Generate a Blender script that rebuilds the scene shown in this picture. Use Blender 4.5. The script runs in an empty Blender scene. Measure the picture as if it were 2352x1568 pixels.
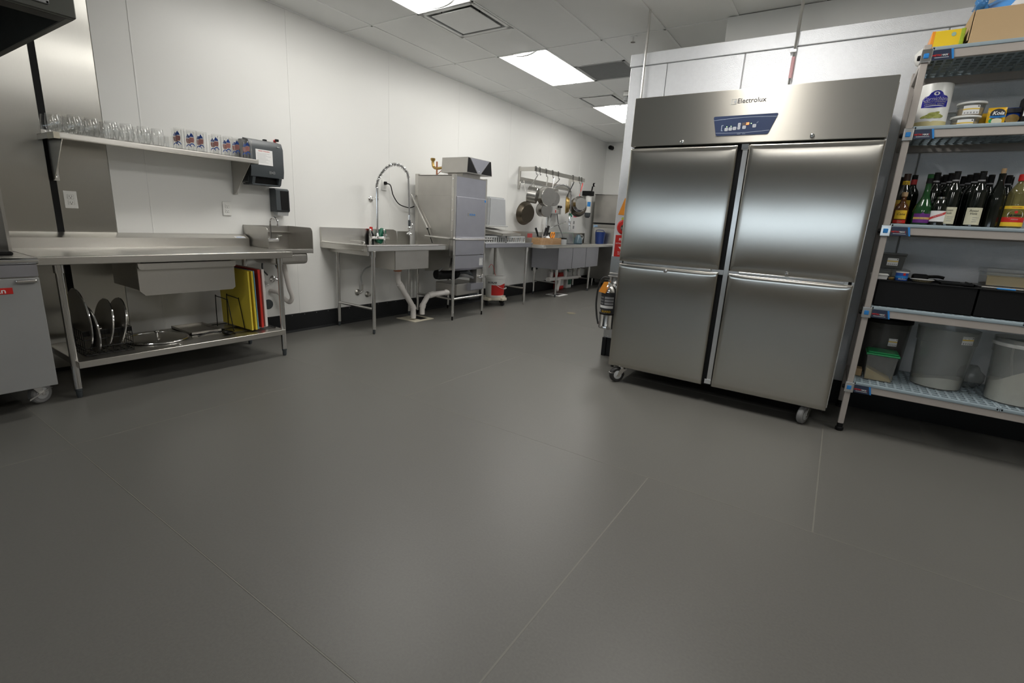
import bpy, bmesh, math, random
from mathutils import Vector, Matrix
random.seed(7)
PI = math.pi
sc = bpy.context.scene
COL = sc.collection

# ------------------------------------------------------------------ camera, world, exposure
def setup_camera():
    yaw, pitch, roll, f = -0.5766, -0.2412, 0.0563, 1111.05
    fw = Vector((math.sin(yaw)*math.cos(pitch), math.cos(yaw)*math.cos(pitch), math.sin(pitch)))
    r0 = Vector((math.cos(yaw), -math.sin(yaw), 0)); u0 = r0.cross(fw)
    r = math.cos(roll)*r0 + math.sin(roll)*u0
    u = -math.sin(roll)*r0 + math.cos(roll)*u0
    m = Matrix((r, u, -fw)).transposed().to_4x4()
    m.translation = Vector((0, 0, 1.21))
    cd = bpy.data.cameras.new('camera'); cam = bpy.data.objects.new('camera', cd)
    COL.objects.link(cam); cam.matrix_world = m
    cd.sensor_width = 36; cd.lens = 36*f/2352; cd.clip_start = .05; cd.clip_end = 100
    sc.camera = cam
setup_camera()
sc.cycles.transparent_max_bounces = 48
w = bpy.data.worlds.new('daylight'); sc.world = w; w.use_nodes = True
w.node_tree.nodes['Background'].inputs[0].default_value = (.74, .87, 1, 1)
w.node_tree.nodes['Background'].inputs[1].default_value = 1.5
vs = sc.view_settings
vs.view_transform = 'Standard'; vs.look = 'None'; vs.gamma = 1; vs.use_curve_mapping = False
vs.exposure = 1.15
LAMP = 11.5            # radiance of the ceiling troffers

# ------------------------------------------------------------------ helpers
XL, XR, YB, YE, ZC = -4.508, 3.6, -5.0, 10.2, 2.952      # room

class MB:
    def __init__(s): s.v = []; s.f = []; s.bev = False
    def add(s, vs, fs):
        n = len(s.v); s.v += [tuple(v) for v in vs]; s.f += [tuple(i+n for i in f) for f in fs]; return s
    def bm(s, bm):
        bm.verts.index_update(); s.add([v.co for v in bm.verts], [[v.index for v in f.verts] for f in bm.faces]); bm.free(); return s
    def box(s, x0, x1, y0, y1, z0, z1, b=0, seg=2):
        if not b:
            return s.add([(x, y, z) for x in (x0, x1) for y in (y0, y1) for z in (z0, z1)],
                         [(0,1,3,2),(4,6,7,5),(0,4,5,1),(2,3,7,6),(0,2,6,4),(1,5,7,3)])
        s.bev = True
        bm = bmesh.new(); bmesh.ops.create_cube(bm, size=1)
        for v in bm.verts: v.co = Vector(((x0+x1)/2+v.co.x*(x1-x0), (y0+y1)/2+v.co.y*(y1-y0), (z0+z1)/2+v.co.z*(z1-z0)))
        bmesh.ops.bevel(bm, geom=bm.edges[:], offset=b, segments=seg, affect='EDGES', profile=.5)
        return s.bm(bm)
    def prism(s, poly, axis, a0, a1):
        # poly: 2d points in the other two axes (cyclic order: x->(y,z), y->(x,z), z->(x,y))
        def P(p, a): return {'x': (a, p[0], p[1]), 'y': (p[0], a, p[1]), 'z': (p[0], p[1], a)}[axis]
        n = len(poly)
        vs = [P(p, a0) for p in poly]+[P(p, a1) for p in poly]
        fs = [tuple(range(n)), tuple(range(2*n-1, n-1, -1))]+[(i, (i+1) % n, n+(i+1) % n, n+i) for i in range(n)]
        bm = bmesh.new()
        V = [bm.verts.new(v) for v in vs]
        for f in fs: bm.faces.new([V[i] for i in f])
        bmesh.ops.recalc_face_normals(bm, faces=bm.faces[:])
        return s.bm(bm)
    def tube(s, pts, r, n=10, cap=True):
        pts = [Vector(p) for p in pts]; m = len(pts)
        rr = r if isinstance(r, (list, tuple)) else [r]*m
        t = [(pts[min(i+1, m-1)]-pts[max(i-1, 0)]).normalized() for i in range(m)]
        a = Vector((0, 0, 1)) if abs(t[0].z) < .9 else Vector((1, 0, 0))
        u = t[0].cross(a).normalized(); vs = []
        for i in range(m):
            if i: 
                ax = t[i-1].cross(t[i])
                if ax.length > 1e-7: u = Matrix.Rotation(t[i-1].angle(t[i]), 3, ax.normalized()) @ u
            u = (u-t[i]*u.dot(t[i])).normalized(); w_ = t[i].cross(u)
            vs += [pts[i]+rr[i]*(math.cos(k*2*PI/n)*u+math.sin(k*2*PI/n)*w_) for k in range(n)]
        fs = [(i*n+k, i*n+(k+1) % n, (i+1)*n+(k+1) % n, (i+1)*n+k) for i in range(m-1) for k in range(n)]
        if cap: fs += [tuple(range(n-1, -1, -1)), tuple((m-1)*n+k for k in range(n))]
        return s.add(vs, fs)
    def cyl(s, p0, p1, r, r2=None, n=16): return s.tube([p0, p1], [r, r if r2 is None else r2], n)
    def lathe(s, c, prof, n=24, axis='z', sx=1, sy=1):
        c = Vector(c); vs = []; m = len(prof)
        for r, h in prof:
            for k in range(n):
                a, b_ = r*math.cos(2*PI*k/n)*sx, r*math.sin(2*PI*k/n)*sy
                vs.append(c+Vector({'z': (a, b_, h), 'y': (b_, h, a), 'x': (h, a, b_)}[axis]))
        fs = [(i*n+k, i*n+(k+1) % n, (i+1)*n+(k+1) % n, (i+1)*n+k) for i in range(m-1) for k in range(n)]
        if prof[0][0] > 1e-5: fs.append(tuple(range(n-1, -1, -1)))
        if prof[-1][0] > 1e-5: fs.append(tuple((m-1)*n+k for k in range(n)))
        return s.add(vs, fs)
    def shell(s, c, prof, n=24, axis='z', sx=1, sy=1):     # open lathe (a wall with an inside)
        k0 = len(s.f); s.lathe(c, prof, n, axis, sx, sy)
        if prof[-1][0] > 1e-5: s.f.pop()
        if prof[0][0] > 1e-5: s.f.pop()
        return s
    def sphere(s, c, r, n=12, sc_=(1, 1, 1)):
        bm = bmesh.new(); bmesh.ops.create_uvsphere(bm, u_segments=n, v_segments=max(6, n//2), radius=r)
        for v in bm.verts: v.co = Vector((v.co.x*sc_[0]+c[0], v.co.y*sc_[1]+c[1], v.co.z*sc_[2]+c[2]))
        return s.bm(bm)
    def xf(s, m):
        s.v = [tuple(m @ Vector(v)) for v in s.v]; return s

def cat(pts, n=8):                                     # smooth curve through points
    P = [Vector(p) for p in pts]; P = [2*P[0]-P[1]]+P+[2*P[-1]-P[-2]]; out = []
    for i in range(1, len(P)-2):
        for k in range(n):
            t = k/n; a, b, c, d = P[i-1:i+3]
            out.append(.5*((2*b)+(c-a)*t+(2*a-5*b+4*c-d)*t*t+(3*b-a-3*c+d)*t**3))
    return out+[P[-2]]

def mesh_obj(name, mb, mat, parent=None, off=None, ang=32):
    me = bpy.data.meshes.new(name)
    off = Vector(off) if off is not None else Vector((0, 0, 0))
    me.from_pydata([tuple(Vector(v)-off) for v in mb.v], [], mb.f); me.update()
    bm = bmesh.new(); bm.from_mesh(me); bmesh.ops.recalc_face_normals(bm, faces=bm.faces[:]); bm.to_mesh(me); bm.free()
    me.materials.append(mat)
    me.shade_smooth()
    me.set_sharp_from_angle(angle=math.radians(ang))
    o = bpy.data.objects.new(name, me); COL.objects.link(o)
    if parent: o.parent = parent
    if mb.bev:
        wn = o.modifiers.new('weighted_normals', 'WEIGHTED_NORMAL'); wn.keep_sharp = True; wn.weight = 90
    return o
OFF = {}
def thing(name, label, cat_, loc=(0, 0, 0), group=None):   # an Empty at the thing's base; part coordinates are world ones
    o = bpy.data.objects.new(name, None); COL.objects.link(o); o.empty_display_size = .05
    o.location = loc; o['label'] = label; o['category'] = cat_
    if group: o['group'] = group
    OFF[o.name] = Vector(loc); return o
def part(t, name, mb, mat, label=None, kind=None, ang=32):
    off = OFF[t.name]; o = mesh_obj(name, mb, mat, t, off, ang); OFF[o.name] = off
    if label: o['label'] = label
    if kind: o['kind'] = kind
    return o
def solo(name, label, cat_, mb, mat, loc, group=None, ang=32):
    o = mesh_obj(name, mb, mat, None, loc, ang); o.location = loc; OFF[o.name] = Vector(loc)
    o['label'] = label; o['category'] = cat_
    if group: o['group'] = group
    return o
def struct(name, mb, mat, label, parent=None):
    o = mesh_obj(name, mb, mat, parent); OFF[o.name] = Vector((0, 0, 0))
    if not parent: o['kind'] = 'structure'; o['label'] = label; o['category'] = name.split('_')[0]
    return o
def copy_tree(o, loc=None, rz=None, label=None, parent=None):
    c = o.copy(); COL.objects.link(c)
    if parent: c.parent = parent
    if loc is not None: c.location = loc
    if rz is not None: c.rotation_euler[2] = rz
    if label: c['label'] = label
    for ch in list(o.children): copy_tree(ch, parent=c)
    return c
TW = []
def text(t, s, size, mat, pos, face='-y', name='lettering', tilt=0, sx=1, shear=0, bold=0, wrap=None):
    # flat print standing off its surface; wrap=(cx,cy,r) bends it round an upright cylinder
    cu = bpy.data.curves.new(name, 'FONT'); cu.body = s; cu.size = size; cu.align_x = 'CENTER'; cu.align_y = 'CENTER'
    cu.extrude = .0004; cu.shear = shear; cu.offset = bold; cu.resolution_u = 3
    ob = bpy.data.objects.new('tmp', cu); COL.objects.link(ob)
    bpy.context.view_layer.update()
    me = bpy.data.meshes.new_from_object(ob.evaluated_get(bpy.context.evaluated_depsgraph_get()))
    bpy.data.objects.remove(ob); bpy.data.curves.remove(cu)
    R = {'-y': Matrix(((1,0,0),(0,0,-1),(0,1,0))), '+x': Matrix(((0,0,1),(1,0,0),(0,1,0))), 'up': Matrix.Identity(3),
         '-x': Matrix(((0,0,-1),(-1,0,0),(0,1,0)))}[face]
    R = R @ Matrix.Rotation(tilt, 3, 'Z')
    off = OFF[t.name]
    for v in me.vertices:
        q = R @ Vector((v.co.x*sx, v.co.y, v.co.z)) + Vector(pos)
        if wrap:
            cx, cy, r = wrap; a = (q.x-cx)/r
            q = Vector((cx+(r+.0008)*math.sin(a), cy-(r+.0008)*math.cos(a), q.z))
        v.co = q-off
    me.name = name; me.materials.clear(); me.materials.append(mat)
    o = bpy.data.objects.new(name, me); COL.objects.link(o); o.parent = t; OFF[o.name] = off
    return o
def patch(cx, cy, r, a0, a1, z0, z1, n=10, e=.0006):   # label patch on an upright cylinder, angles from -y towards +x
    mb = MB(); R = r+e
    top = [(cx+R*math.sin(a0+(a1-a0)*i/n), cy-R*math.cos(a0+(a1-a0)*i/n)) for i in range(n+1)]
    vs = [(x, y, z) for z in (z0, z1) for x, y in top]
    return mb.add(vs, [(i, i+1, n+2+i, n+1+i) for i in range(n)])

# ------------------------------------------------------------------ materials (all procedural)
def mat(name, col, rough=.5, metal=0, var=.06, scale=12, bump=0, bscale=150, stretch=(1, 1, 1), aniso=0, spec=.5, coat=0, rvar=.08, emit=0, wave=0, wscale=4, arot=.25):
    m = bpy.data.materials.new(name); m.use_nodes = True; nt = m.node_tree; N = nt.nodes; L = nt.links
    b = N['Principled BSDF']
    b.inputs['Metallic'].default_value = metal; b.inputs['Specular IOR Level'].default_value = spec
    b.inputs['Coat Weight'].default_value = coat; b.inputs['Coat Roughness'].default_value = .08
    tc = N.new('ShaderNodeTexCoord'); mp = N.new('ShaderNodeMapping'); L.new(tc.outputs['Object'], mp.inputs['Vector'])
    mp.inputs['Scale'].default_value = stretch
    nz = N.new('ShaderNodeTexNoise'); nz.inputs['Scale'].default_value = scale; nz.inputs['Detail'].default_value = 4
    L.new(mp.outputs[0], nz.inputs['Vector'])
    mx = N.new('ShaderNodeMix'); mx.data_type = 'RGBA'
    c = col
    mx.inputs['A'].default_value = (c[0]*(1-var), c[1]*(1-var), c[2]*(1-var), 1)
    mx.inputs['B'].default_value = (min(1, c[0]*(1+var)), min(1, c[1]*(1+var)), min(1, c[2]*(1+var)), 1)
    L.new(nz.outputs['Fac'], mx.inputs['Factor']); L.new(mx.outputs['Result'], b.inputs['Base Color'])
    mr = N.new('ShaderNodeMapRange'); mr.inputs['To Min'].default_value = max(.02, rough-rvar*rough*2); mr.inputs['To Max'].default_value = min(1, rough+rvar*rough*2)
    L.new(nz.outputs['Fac'], mr.inputs['Value']); L.new(mr.outputs[0], b.inputs['Roughness'])
    last = None
    if bump:
        n2 = N.new('ShaderNodeTexNoise'); n2.inputs['Scale'].default_value = bscale; n2.inputs['Detail'].default_value = 3
        L.new(mp.outputs[0], n2.inputs['Vector'])
        bp = N.new('ShaderNodeBump'); bp.inputs['Strength'].default_value = bump; bp.inputs['Distance'].default_value = .01
        L.new(n2.outputs['Fac'], bp.inputs['Height']); last = bp
    if wave:      # slow warps of sheet metal
        n3 = N.new('ShaderNodeTexNoise'); n3.inputs['Scale'].default_value = wscale; n3.inputs['Detail'].default_value = 1
        L.new(tc.outputs['Object'], n3.inputs['Vector'])
        b2 = N.new('ShaderNodeBump'); b2.inputs['Strength'].default_value = wave; b2.inputs['Distance'].default_value = .02
        L.new(n3.outputs['Fac'], b2.inputs['Height'])
        if last: L.new(last.outputs[0], b2.inputs['Normal'])
        last = b2
    if last: L.new(last.outputs[0], b.inputs['Normal'])
    if aniso:
        b.inputs['Anisotropic'].default_value = aniso
        tg = N.new('ShaderNodeTangent'); tg.direction_type = 'RADIAL'; tg.axis = 'Z'
        L.new(tg.outputs[0], b.inputs['Tangent']); b.inputs['Anisotropic Rotation'].default_value = arot
    if emit:
        b.inputs['Emission Color'].default_value = (*col, 1); b.inputs['Emission Strength'].default_value = emit
    return m
def clear(name, tint=(1, 1, 1), body=0, bodycol=(.8, .8, .8), rough=.03, ior=1.45):
    # thin clear glass / plastic: see-through, fresnel gloss, optional milky body
    m = bpy.data.materials.new(name); m.use_nodes = True; nt = m.node_tree; N = nt.nodes; L = nt.links
    N.remove(N['Principled BSDF']); out = N['Material Output']
    tr = N.new('ShaderNodeBsdfTransparent'); tr.inputs[0].default_value = (*tint, 1)
    gl = N.new('ShaderNodeBsdfGlossy'); gl.inputs['Roughness'].default_value = rough
    lw = N.new('ShaderNodeLayerWeight'); lw.inputs[0].default_value = .5
    pw = N.new('ShaderNodeMath'); pw.operation = 'POWER'; pw.inputs[1].default_value = 3; L.new(lw.outputs['Facing'], pw.inputs[0])
    fr = N.new('ShaderNodeMapRange'); fr.inputs['To Min'].default_value = ((ior-1)/(ior+1))**2*1.6; fr.inputs['To Max'].default_value = .9; L.new(pw.outputs[0], fr.inputs['Value'])
    nz = N.new('ShaderNodeTexNoise'); nz.inputs['Scale'].default_value = 9
    mr = N.new('ShaderNodeMapRange'); mr.inputs['To Min'].default_value = body*.8; mr.inputs['To Max'].default_value = min(1, body*1.2)
    L.new(nz.outputs['Fac'], mr.inputs['Value'])
    df = N.new('ShaderNodeBsdfDiffuse'); df.inputs[0].default_value = (*bodycol, 1)
    m1 = N.new('ShaderNodeMixShader'); L.new(mr.outputs[0], m1.inputs[0]); L.new(tr.outputs[0], m1.inputs[1]); L.new(df.outputs[0], m1.inputs[2])
    m2 = N.new('ShaderNodeMixShader'); L.new(fr.outputs[0], m2.inputs[0]); L.new(m1.outputs[0], m2.inputs[1]); L.new(gl.outputs[0], m2.inputs[2])
    L.new(m2.outputs[0], out.inputs[0]); return m

STEEL = mat('brushed_steel', (.60, .585, .55), .30, 1, var=.05, scale=60, stretch=(1, 1, 14), wave=.06, wscale=2.5, aniso=.5)
STEELF = mat('fridge_door_steel', (.55, .53, .485), .22, 1, var=.015, scale=30, stretch=(12, 1, 1), wave=.07, wscale=1.6, aniso=.92, arot=0, rvar=.02)
STEELH = mat('fridge_header_steel', (.50, .475, .425), .48, 1, var=.015, scale=40, stretch=(1, 1, 16), aniso=.9, rvar=.02)
STEELD = mat('worn_steel', (.50, .485, .455), .38, 1, var=.10, scale=9, wave=.05)
STEELV = mat('blue_grey_steel', (.50, .505, .56), .36, 1, var=.08, scale=8, wave=.08, wscale=3)
WALLSTEEL = mat('wall_sheet_steel', (.60, .59, .55), .30, 1, var=.03, scale=30, stretch=(10, 10, 1), wave=.10, wscale=1.6, aniso=.92, arot=0)
CHROME = mat('chrome', (.82, .82, .82), .10, 1, var=.02)
TUBE = mat('steel_tube', (.66, .65, .63), .22, 1, var=.05, scale=15)
HOODM = mat('dark_hood_steel', (.10, .103, .093), .45, .7, var=.06, scale=8)
HOODSHADE = mat('shaded_hood_steel', (.035, .033, .028), .55, .5, var=.1)  # gutter and filter steel, darkened to carry the shade under the hood
WHITEWALL = mat('white_wall_panel', (.80, .80, .775), .42, 0, var=.012, scale=2, bump=.015, bscale=60)
JOINT = mat('panel_joint', (.60, .60, .57), .55, 0, var=.03)
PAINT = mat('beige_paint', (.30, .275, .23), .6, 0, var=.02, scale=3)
TILE = mat('ceiling_tile', (.86, .87, .86), .8, 0, var=.02, scale=6, bump=.03, bscale=220)
TBAR = mat('ceiling_grid_white', (.88, .89, .88), .5, 0, var=.02)
FLOOR = mat('grey_sheet_vinyl', (.128, .125, .114), .40, 0, var=.16, scale=110, bump=.05, bscale=420, spec=.4)
WELD = mat('vinyl_weld', (.168, .163, .142), .55, 0, var=.08)
BASEB = mat('black_cove_base', (.011, .012, .013), .5, 0, var=.1, spec=.25)
BLACK = mat('black_plastic', (.007, .007, .0075), .50, 0, var=.1, spec=.2)
BLACKM = mat('black_metal', (.008, .008, .008), .4, .2, var=.1, spec=.3)
RUBBER = mat('black_rubber', (.02, .02, .02), .6, 0, var=.1)
GREYR = mat('grey_rubber', (.20, .20, .20), .55, 0, var=.06)
GREYP = mat('dark_grey_plastic', (.055, .064, .07), .32, 0, var=.05)
LGREY = mat('light_grey_plastic', (.42, .43, .43), .4, 0, var=.05)
WHITEP = mat('white_plastic', (.78, .78, .75), .35, 0, var=.02)
IVORY = mat('ivory_plastic', (.68, .63, .50), .4, 0, var=.04)
PVC = mat('white_pvc_pipe', (.72, .69, .66), .4, 0, var=.05, scale=6)
YELLOWB = mat('yellow_board', (.72, .56, .05), .5, 0, var=.04, bump=.03)
BLUEB = mat('blue_board', (.14, .36, .52), .5, 0, var=.04)
REDB = mat('red_board', (.62, .035, .02), .5, 0, var=.05, bump=.03)
WHITEB = mat('white_board', (.78, .74, .70), .5, 0, var=.03, bump=.03)
RED = mat('red_paint', (.58, .02, .015), .4, 0, var=.06)
ORANGE = mat('orange_card', (.90, .33, .03), .55, 0, var=.04)
PAPER = mat('white_paper', (.80, .80, .79), .6, 0, var=.02)
BLUEP = mat('blue_print', (.02, .09, .42), .45, 0, var=.06)
REDP = mat('red_print', (.60, .05, .05), .5, 0, var=.05)
INK = mat('dark_ink', (.03, .03, .035), .6, 0, var=.05)
GREYINK = mat('grey_ink', (.30, .30, .31), .6, 0, var=.05)
BRASS = mat('brass', (.50, .34, .12), .35, 1, var=.15)
COPPER = mat('copper', (.45, .20, .12), .4, 1, var=.12)
WOOD = mat('bamboo', (.36, .22, .11), .6, 0, var=.25, scale=10, stretch=(1, 1, 8))
CARD = mat('cardboard', (.50, .35, .19), .75, 0, var=.05, scale=5, bump=.02)
GREEN = mat('green_plastic', (.01, .14, .08), .35, 0, var=.06)
GREENL = mat('green_lid', (.02, .30, .10), .35, 0, var=.05)
BLUEBIN = mat('blue_bin', (.012, .035, .16), .35, 0, var=.08)
GLASS = clear('thin_glass', (.965, .968, .965), body=0, ior=1.5)
PLASTIC = clear('clear_plastic', (.92, .93, .92), body=.08, bodycol=(.6, .61, .6), rough=.18)
MILKY = clear('milky_plastic', (.90, .91, .90), body=.17, bodycol=(.72, .73, .72), rough=.22)
FLOUR = mat('flour', (.85, .82, .73), .9, 0, var=.05, scale=8, bump=.1, bscale=60)
CORN = mat('semolina', (.66, .50, .25), .9, 0, var=.06, scale=12, bump=.1)
PANELW = mat('embossed_cooler_panel', (.74, .755, .78), .36, .35, var=.05, scale=40, bump=.22, bscale=240)
DIAM = mat('aluminium_tread', (.62, .62, .62), .25, 1, var=.08)
TAUPE = mat('taupe_epoxy_post', (.40, .365, .335), .45, 0, var=.04)
MAT_BG = mat('blue_grey_shelf_mat', (.30, .37, .41), .5, 0, var=.05)
NAVY = mat('navy_badge', (.02, .03, .065), .4, 0, var=.05)
CYANB = mat('bright_blue', (.02, .22, .60), .4, 0, var=.05)
DARKGLASS = mat('dark_bottle_glass', (.006, .008, .006), .07, 0, var=.2, coat=.3)
AMBER = mat('amber_bottle_glass', (.10, .035, .008), .08, 0, var=.2, coat=.3)
CREAM = mat('cream_label', (.62, .60, .45), .6, 0, var=.04)
YELLOWL = mat('yellow_label', (.80, .52, .03), .5, 0, var=.08)
PURPLE = mat('purple_label', (.13, .02, .20), .45, 0, var=.1)
CORK = mat('cork', (.50, .34, .19), .8, 0, var=.15, scale=60)
GREENGLASS = mat('green_bottle_glass', (.012, .06, .018), .08, 0, var=.2, coat=.3)
YSTICK = mat('yellow_stripe', (.80, .55, .08), .5, 0, var=.05)
PICKLE = mat('pickle_print', (.28, .30, .06), .5, 0, var=.25, scale=60)
DARKPAN = mat('seasoned_pan', (.13, .11, .085), .34, 1, var=.2, scale=8)
POT = mat('pot_aluminium', (.36, .35, .33), .26, 1, var=.10, scale=10)
TAN = mat('tan_food', (.50, .36, .20), .6, 0, var=.1, scale=30)
def lamp_mat():
    m = bpy.data.materials.new('lit_diffuser'); m.use_nodes = True; N = m.node_tree.nodes; L = m.node_tree.links
    N.remove(N['Principled BSDF']); e = N.new('ShaderNodeEmission')
    nz = N.new('ShaderNodeTexNoise'); nz.inputs['Scale'].default_value = 3
    mr = N.new('ShaderNodeMapRange'); mr.inputs['To Min'].default_value = LAMP*.97; mr.inputs['To Max'].default_value = LAMP*1.03
    L.new(nz.outputs[0], mr.inputs[0]); L.new(mr.outputs[0], e.inputs[1]); e.inputs[0].default_value = (1, .975, .93, 1)
    L.new(e.outputs[0], N['Material Output'].inputs[0]); return m
LIT = lamp_mat()
LED = mat('red_led', (1, .12, .03), .5, emit=6)
LEDG = mat('green_led', (.5, 1, .2), .5, emit=3)
# ------------------------------------------------------------------ room shell
fl = struct('floor', MB().box(XL-.1, XR+.1, YB-.1, YE+.1, -.12, -.004), FLOOR, 'dark grey sheet vinyl kitchen floor with faint weld seams')
rows = [(-5, -2.5, ()), (-2.5, -.92, (-2.9, .3, 2.6)), (-.92, .665, (-3.0, -.6+1.22, 2.8)), (.665, 2.25, (-3.04, -.6, 1.84)), (2.25, 3.83, (-2.32, .115, 2.55)),
        (3.83, 5.42, (-4.2, -1.77, .67)), (5.42, 7.0, (-3.1, -.6)), (7.0, 8.6, (-2.32, .1)), (8.6, 10.2, (-3.3, -1.0))]
for y0, y1, xs in rows:
    e = [XL]+list(xs)+[XR]
    for a, b in zip(e, e[1:]):
        part(fl, 'floor_sheet', MB().box(a+.003, b-.003, y0+.003, y1-.003, -.004, 0), FLOOR)
    for a in xs: part(fl, 'weld_seam', MB().box(a-.003, a+.003, y0+.003, y1-.003, -.004, .0004), WELD)
    part(fl, 'weld_seam', MB().box(XL, XR, y0-.0022, y0+.0022, -.004, .0004), WELD)

wl = struct('wall_left', MB().box(XL-.15, XL-.006, YB-.15, YE+.15, -.12, 3.1), JOINT, 'long white panelled wall on the left side of the kitchen')
seams = [1.444, 1.68, 2.90, 4.12, 5.34, 6.56, 7.78, 9.0, YE]
for a, b in zip(seams, seams[1:]):
    part(wl, 'wall_panel', MB().box(XL-.006, XL, a+.0025, b-.0025, .02, 2.95), WHITEWALL)
for a, b in zip(seams[1:], seams[2:]):
    part(wl, 'joint_strip', MB().box(XL-.004, XL+.0022, a-.005, a+.005, .15, 2.95, .001, 1), WHITEWALL)
part(wl, 'steel_panel', MB().box(XL-.006, XL+.004, 1.142, 1.441, .02, 2.95, .001, 1), WALLSTEEL)
part(wl, 'steel_panel', MB().box(XL-.006, XL+.012, -1.5, 1.103, .02, 2.95, .002, 1), WALLSTEEL)
part(wl, 'gap_strip', MB().box(XL-.006, XL+.001, 1.103, 1.142, .02, 2.95), BLACK, 'black gap strip between the steel sheets')
part(wl, 'wall_panel', MB().box(XL-.006, XL, YB, -1.503, .02, 2.95), WHITEWALL)

bb = struct('baseboard_left', MB().prism([(XL, 0), (XL+.03, 0), (XL+.022, .006), (XL+.012, .02), (XL+.010, .18), (XL, .185)], 'y', YB, YE-.01), BASEB, 'black rubber cove base along the white wall')
for y in [2.80+.14*i for i in range(60)]:
    if y < 9.3: part(bb, 'staple', MB().box(XL+.0095, XL+.0112, y, y+.006, .168, .172), LGREY)

we = struct('wall_end', MB().box(XL-.1, XR+.1, YE, YE+.12, -.1, 3.1), WHITEWALL, 'white end wall at the far end of the aisle')
struct('wall_right', MB().box(XR, XR+.12, YB-.1, YE+.1, -.1, 3.1), PAINT, 'white painted wall on the right of the room')
wb = MB()
WX0, WX1, WZ0, WZ1 = -4.3, 1.6, 1.15, 1.85
wb.box(XL-.1, WX0, YB-.12, YB, -.1, 3.1).box(WX1, XR+.1, YB-.12, YB, -.1, 3.1).box(WX0, WX1, YB-.12, YB, -.1, WZ0).box(WX0, WX1, YB-.12, YB, WZ1, 3.1)
struct('wall_back', wb, PAINT, 'white wall with a wide window behind the viewpoint')
wf = MB()
for x in (WX0, -2.3, -.3, WX1): wf.box(x-.03, x+.03, YB-.10, YB-.02, WZ0, WZ1, .004, 1)
wf.box(WX0, WX1, YB-.10, YB-.02, WZ0-.01, WZ0+.05, .004, 1).box(WX0, WX1, YB-.10, YB-.02, WZ1-.05, WZ1+.01, .004, 1)
win = struct('window_1', wf, TUBE, 'wide aluminium framed window in the back wall')
for a, b in ((WX0, -2.3), (-2.3, -.3), (-.3, WX1)):
    part(win, 'pane', MB().box(a+.03, b-.03, YB-.065, YB-.059, WZ0+.05, WZ1-.05), GLASS)

ce = struct('ceiling', MB().box(XL-.1, XR+.1, YB-.1, YE+.1, 3.06, 3.15), TILE, 'white suspended tile ceiling with recessed lights')
cx = [XL, -4.085]+[-4.085+.61*i for i in range(1, 13)]+[XR]
cy = [YB]+[3.52+1.22*k for k in range(-6, 6)]+[YE]
lights = [(-3.475, 2.30), (-3.475, 4.74), (-3.475, 7.18), (-1.035, 2.30), (-1.035, -2.58), (1.405, 2.30), (1.405, -2.58)]
vents = [(-3.475, 3.52), (-3.475, 6.57)]; grilles = [(-2.865, 5.35)]
tile_me = {}
def tile(a, b, y0, y1):
    k = (round(b-a, 3), round(y1-y0, 3))
    if k not in tile_me:
        o = part(ce, 'ceiling_tile', MB().box(-k[0]/2+.011, k[0]/2-.011, -k[1]/2+.011, k[1]/2-.011, 0, .014, .002, 1), TILE); tile_me[k] = o.data
    else:
        o = bpy.data.objects.new('ceiling_tile', tile_me[k]); COL.objects.link(o); o.parent = ce
    o.location = ((a+b)/2, (y0+y1)/2, ZC+.001)
grid = MB()
for i, (a, b) in enumerate(zip(cx, cx[1:])):
    for y0, y1 in zip(cy, cy[1:]):
        segs = [(y0, y1)]
        near = lambda L_: [q for q in L_ if abs(q[0]-a) < .01 and y0-.01 < q[1] < y1-.01]
        for q in near(lights): segs = []
        for q in near(vents)+near(grilles):
            s0 = q[1]; segs = [(p, r) for p, r in ((y0, s0), (s0+.61, y1)) if r-p > .05]
            grid.box(a, b, s0-.011 if s0 > y0+.05 else s0+.61-.011, s0+.011 if s0 > y0+.05 else s0+.61+.011, ZC-.004, ZC+.004)
        for p, r in segs: tile(a, b, p, r)
        grid.box(a, b, y0-.011, y0+.011, ZC-.004, ZC+.004)
    grid.box(a-.011, a+.011, YB, YE, ZC-.004, ZC+.003)
grid.box(XL, XL+.02, YB, YE, ZC-.006, ZC+.004)
part(ce, 'ceiling_grid', grid, TBAR)

def troffer(label):
    t = thing('ceiling_light', label, 'ceiling light', (0, 0, 0), 'recessed ceiling lights')
    fr = MB(); W, L_ = .299, .604
    for s in (-1, 1): fr.box(s*W-.006, s*W+.006, -L_, L_, -.003, .05).box(-W, W, s*L_-.006, s*L_+.006, -.003, .05)
    fr.box(-W, W, -L_, L_, .05, .055)
    part(t, 'frame', fr, TBAR)
    wing = MB()
    for s in (-1, 1):
        xs = [.293, .26, .22, .17]; zs = [.002, .022, .036, .045]
        for a, b, c, d in zip(xs, xs[1:], zs, zs[1:]):
            wing.add([(s*a, -.598, c), (s*b, -.598, d), (s*b, .598, d), (s*a, .598, c)], [(0, 1, 2, 3)])
    part(t, 'reflector', wing, TBAR)
    n = 12; pf = [(.17*math.cos(PI*i/n), .045-.062*math.sin(PI*i/n)) for i in range(n+1)]
    le = MB(); le.add([(x, y, z) for y in (-.55, .55) for x, z in pf], [(i, i+1, n+2+i, n+1+i) for i in range(n)]+[tuple(range(n+1)), tuple(range(2*n+1, n, -1))])
    part(t, 'diffuser', le, LIT)
    for s in (-1, 1):
        en = MB()
        q = [(.178*math.cos(PI*i/n), .047-.066*math.sin(PI*i/n)) for i in range(n+1)]
        en.add([(x, s*.548, z) for x, z in q]+[(x, s*.575, z+.004) for x, z in q], [(i, i+1, n+2+i, n+1+i) for i in range(n)])
        part(t, 'end_band', en, TBAR)
    return t
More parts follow.
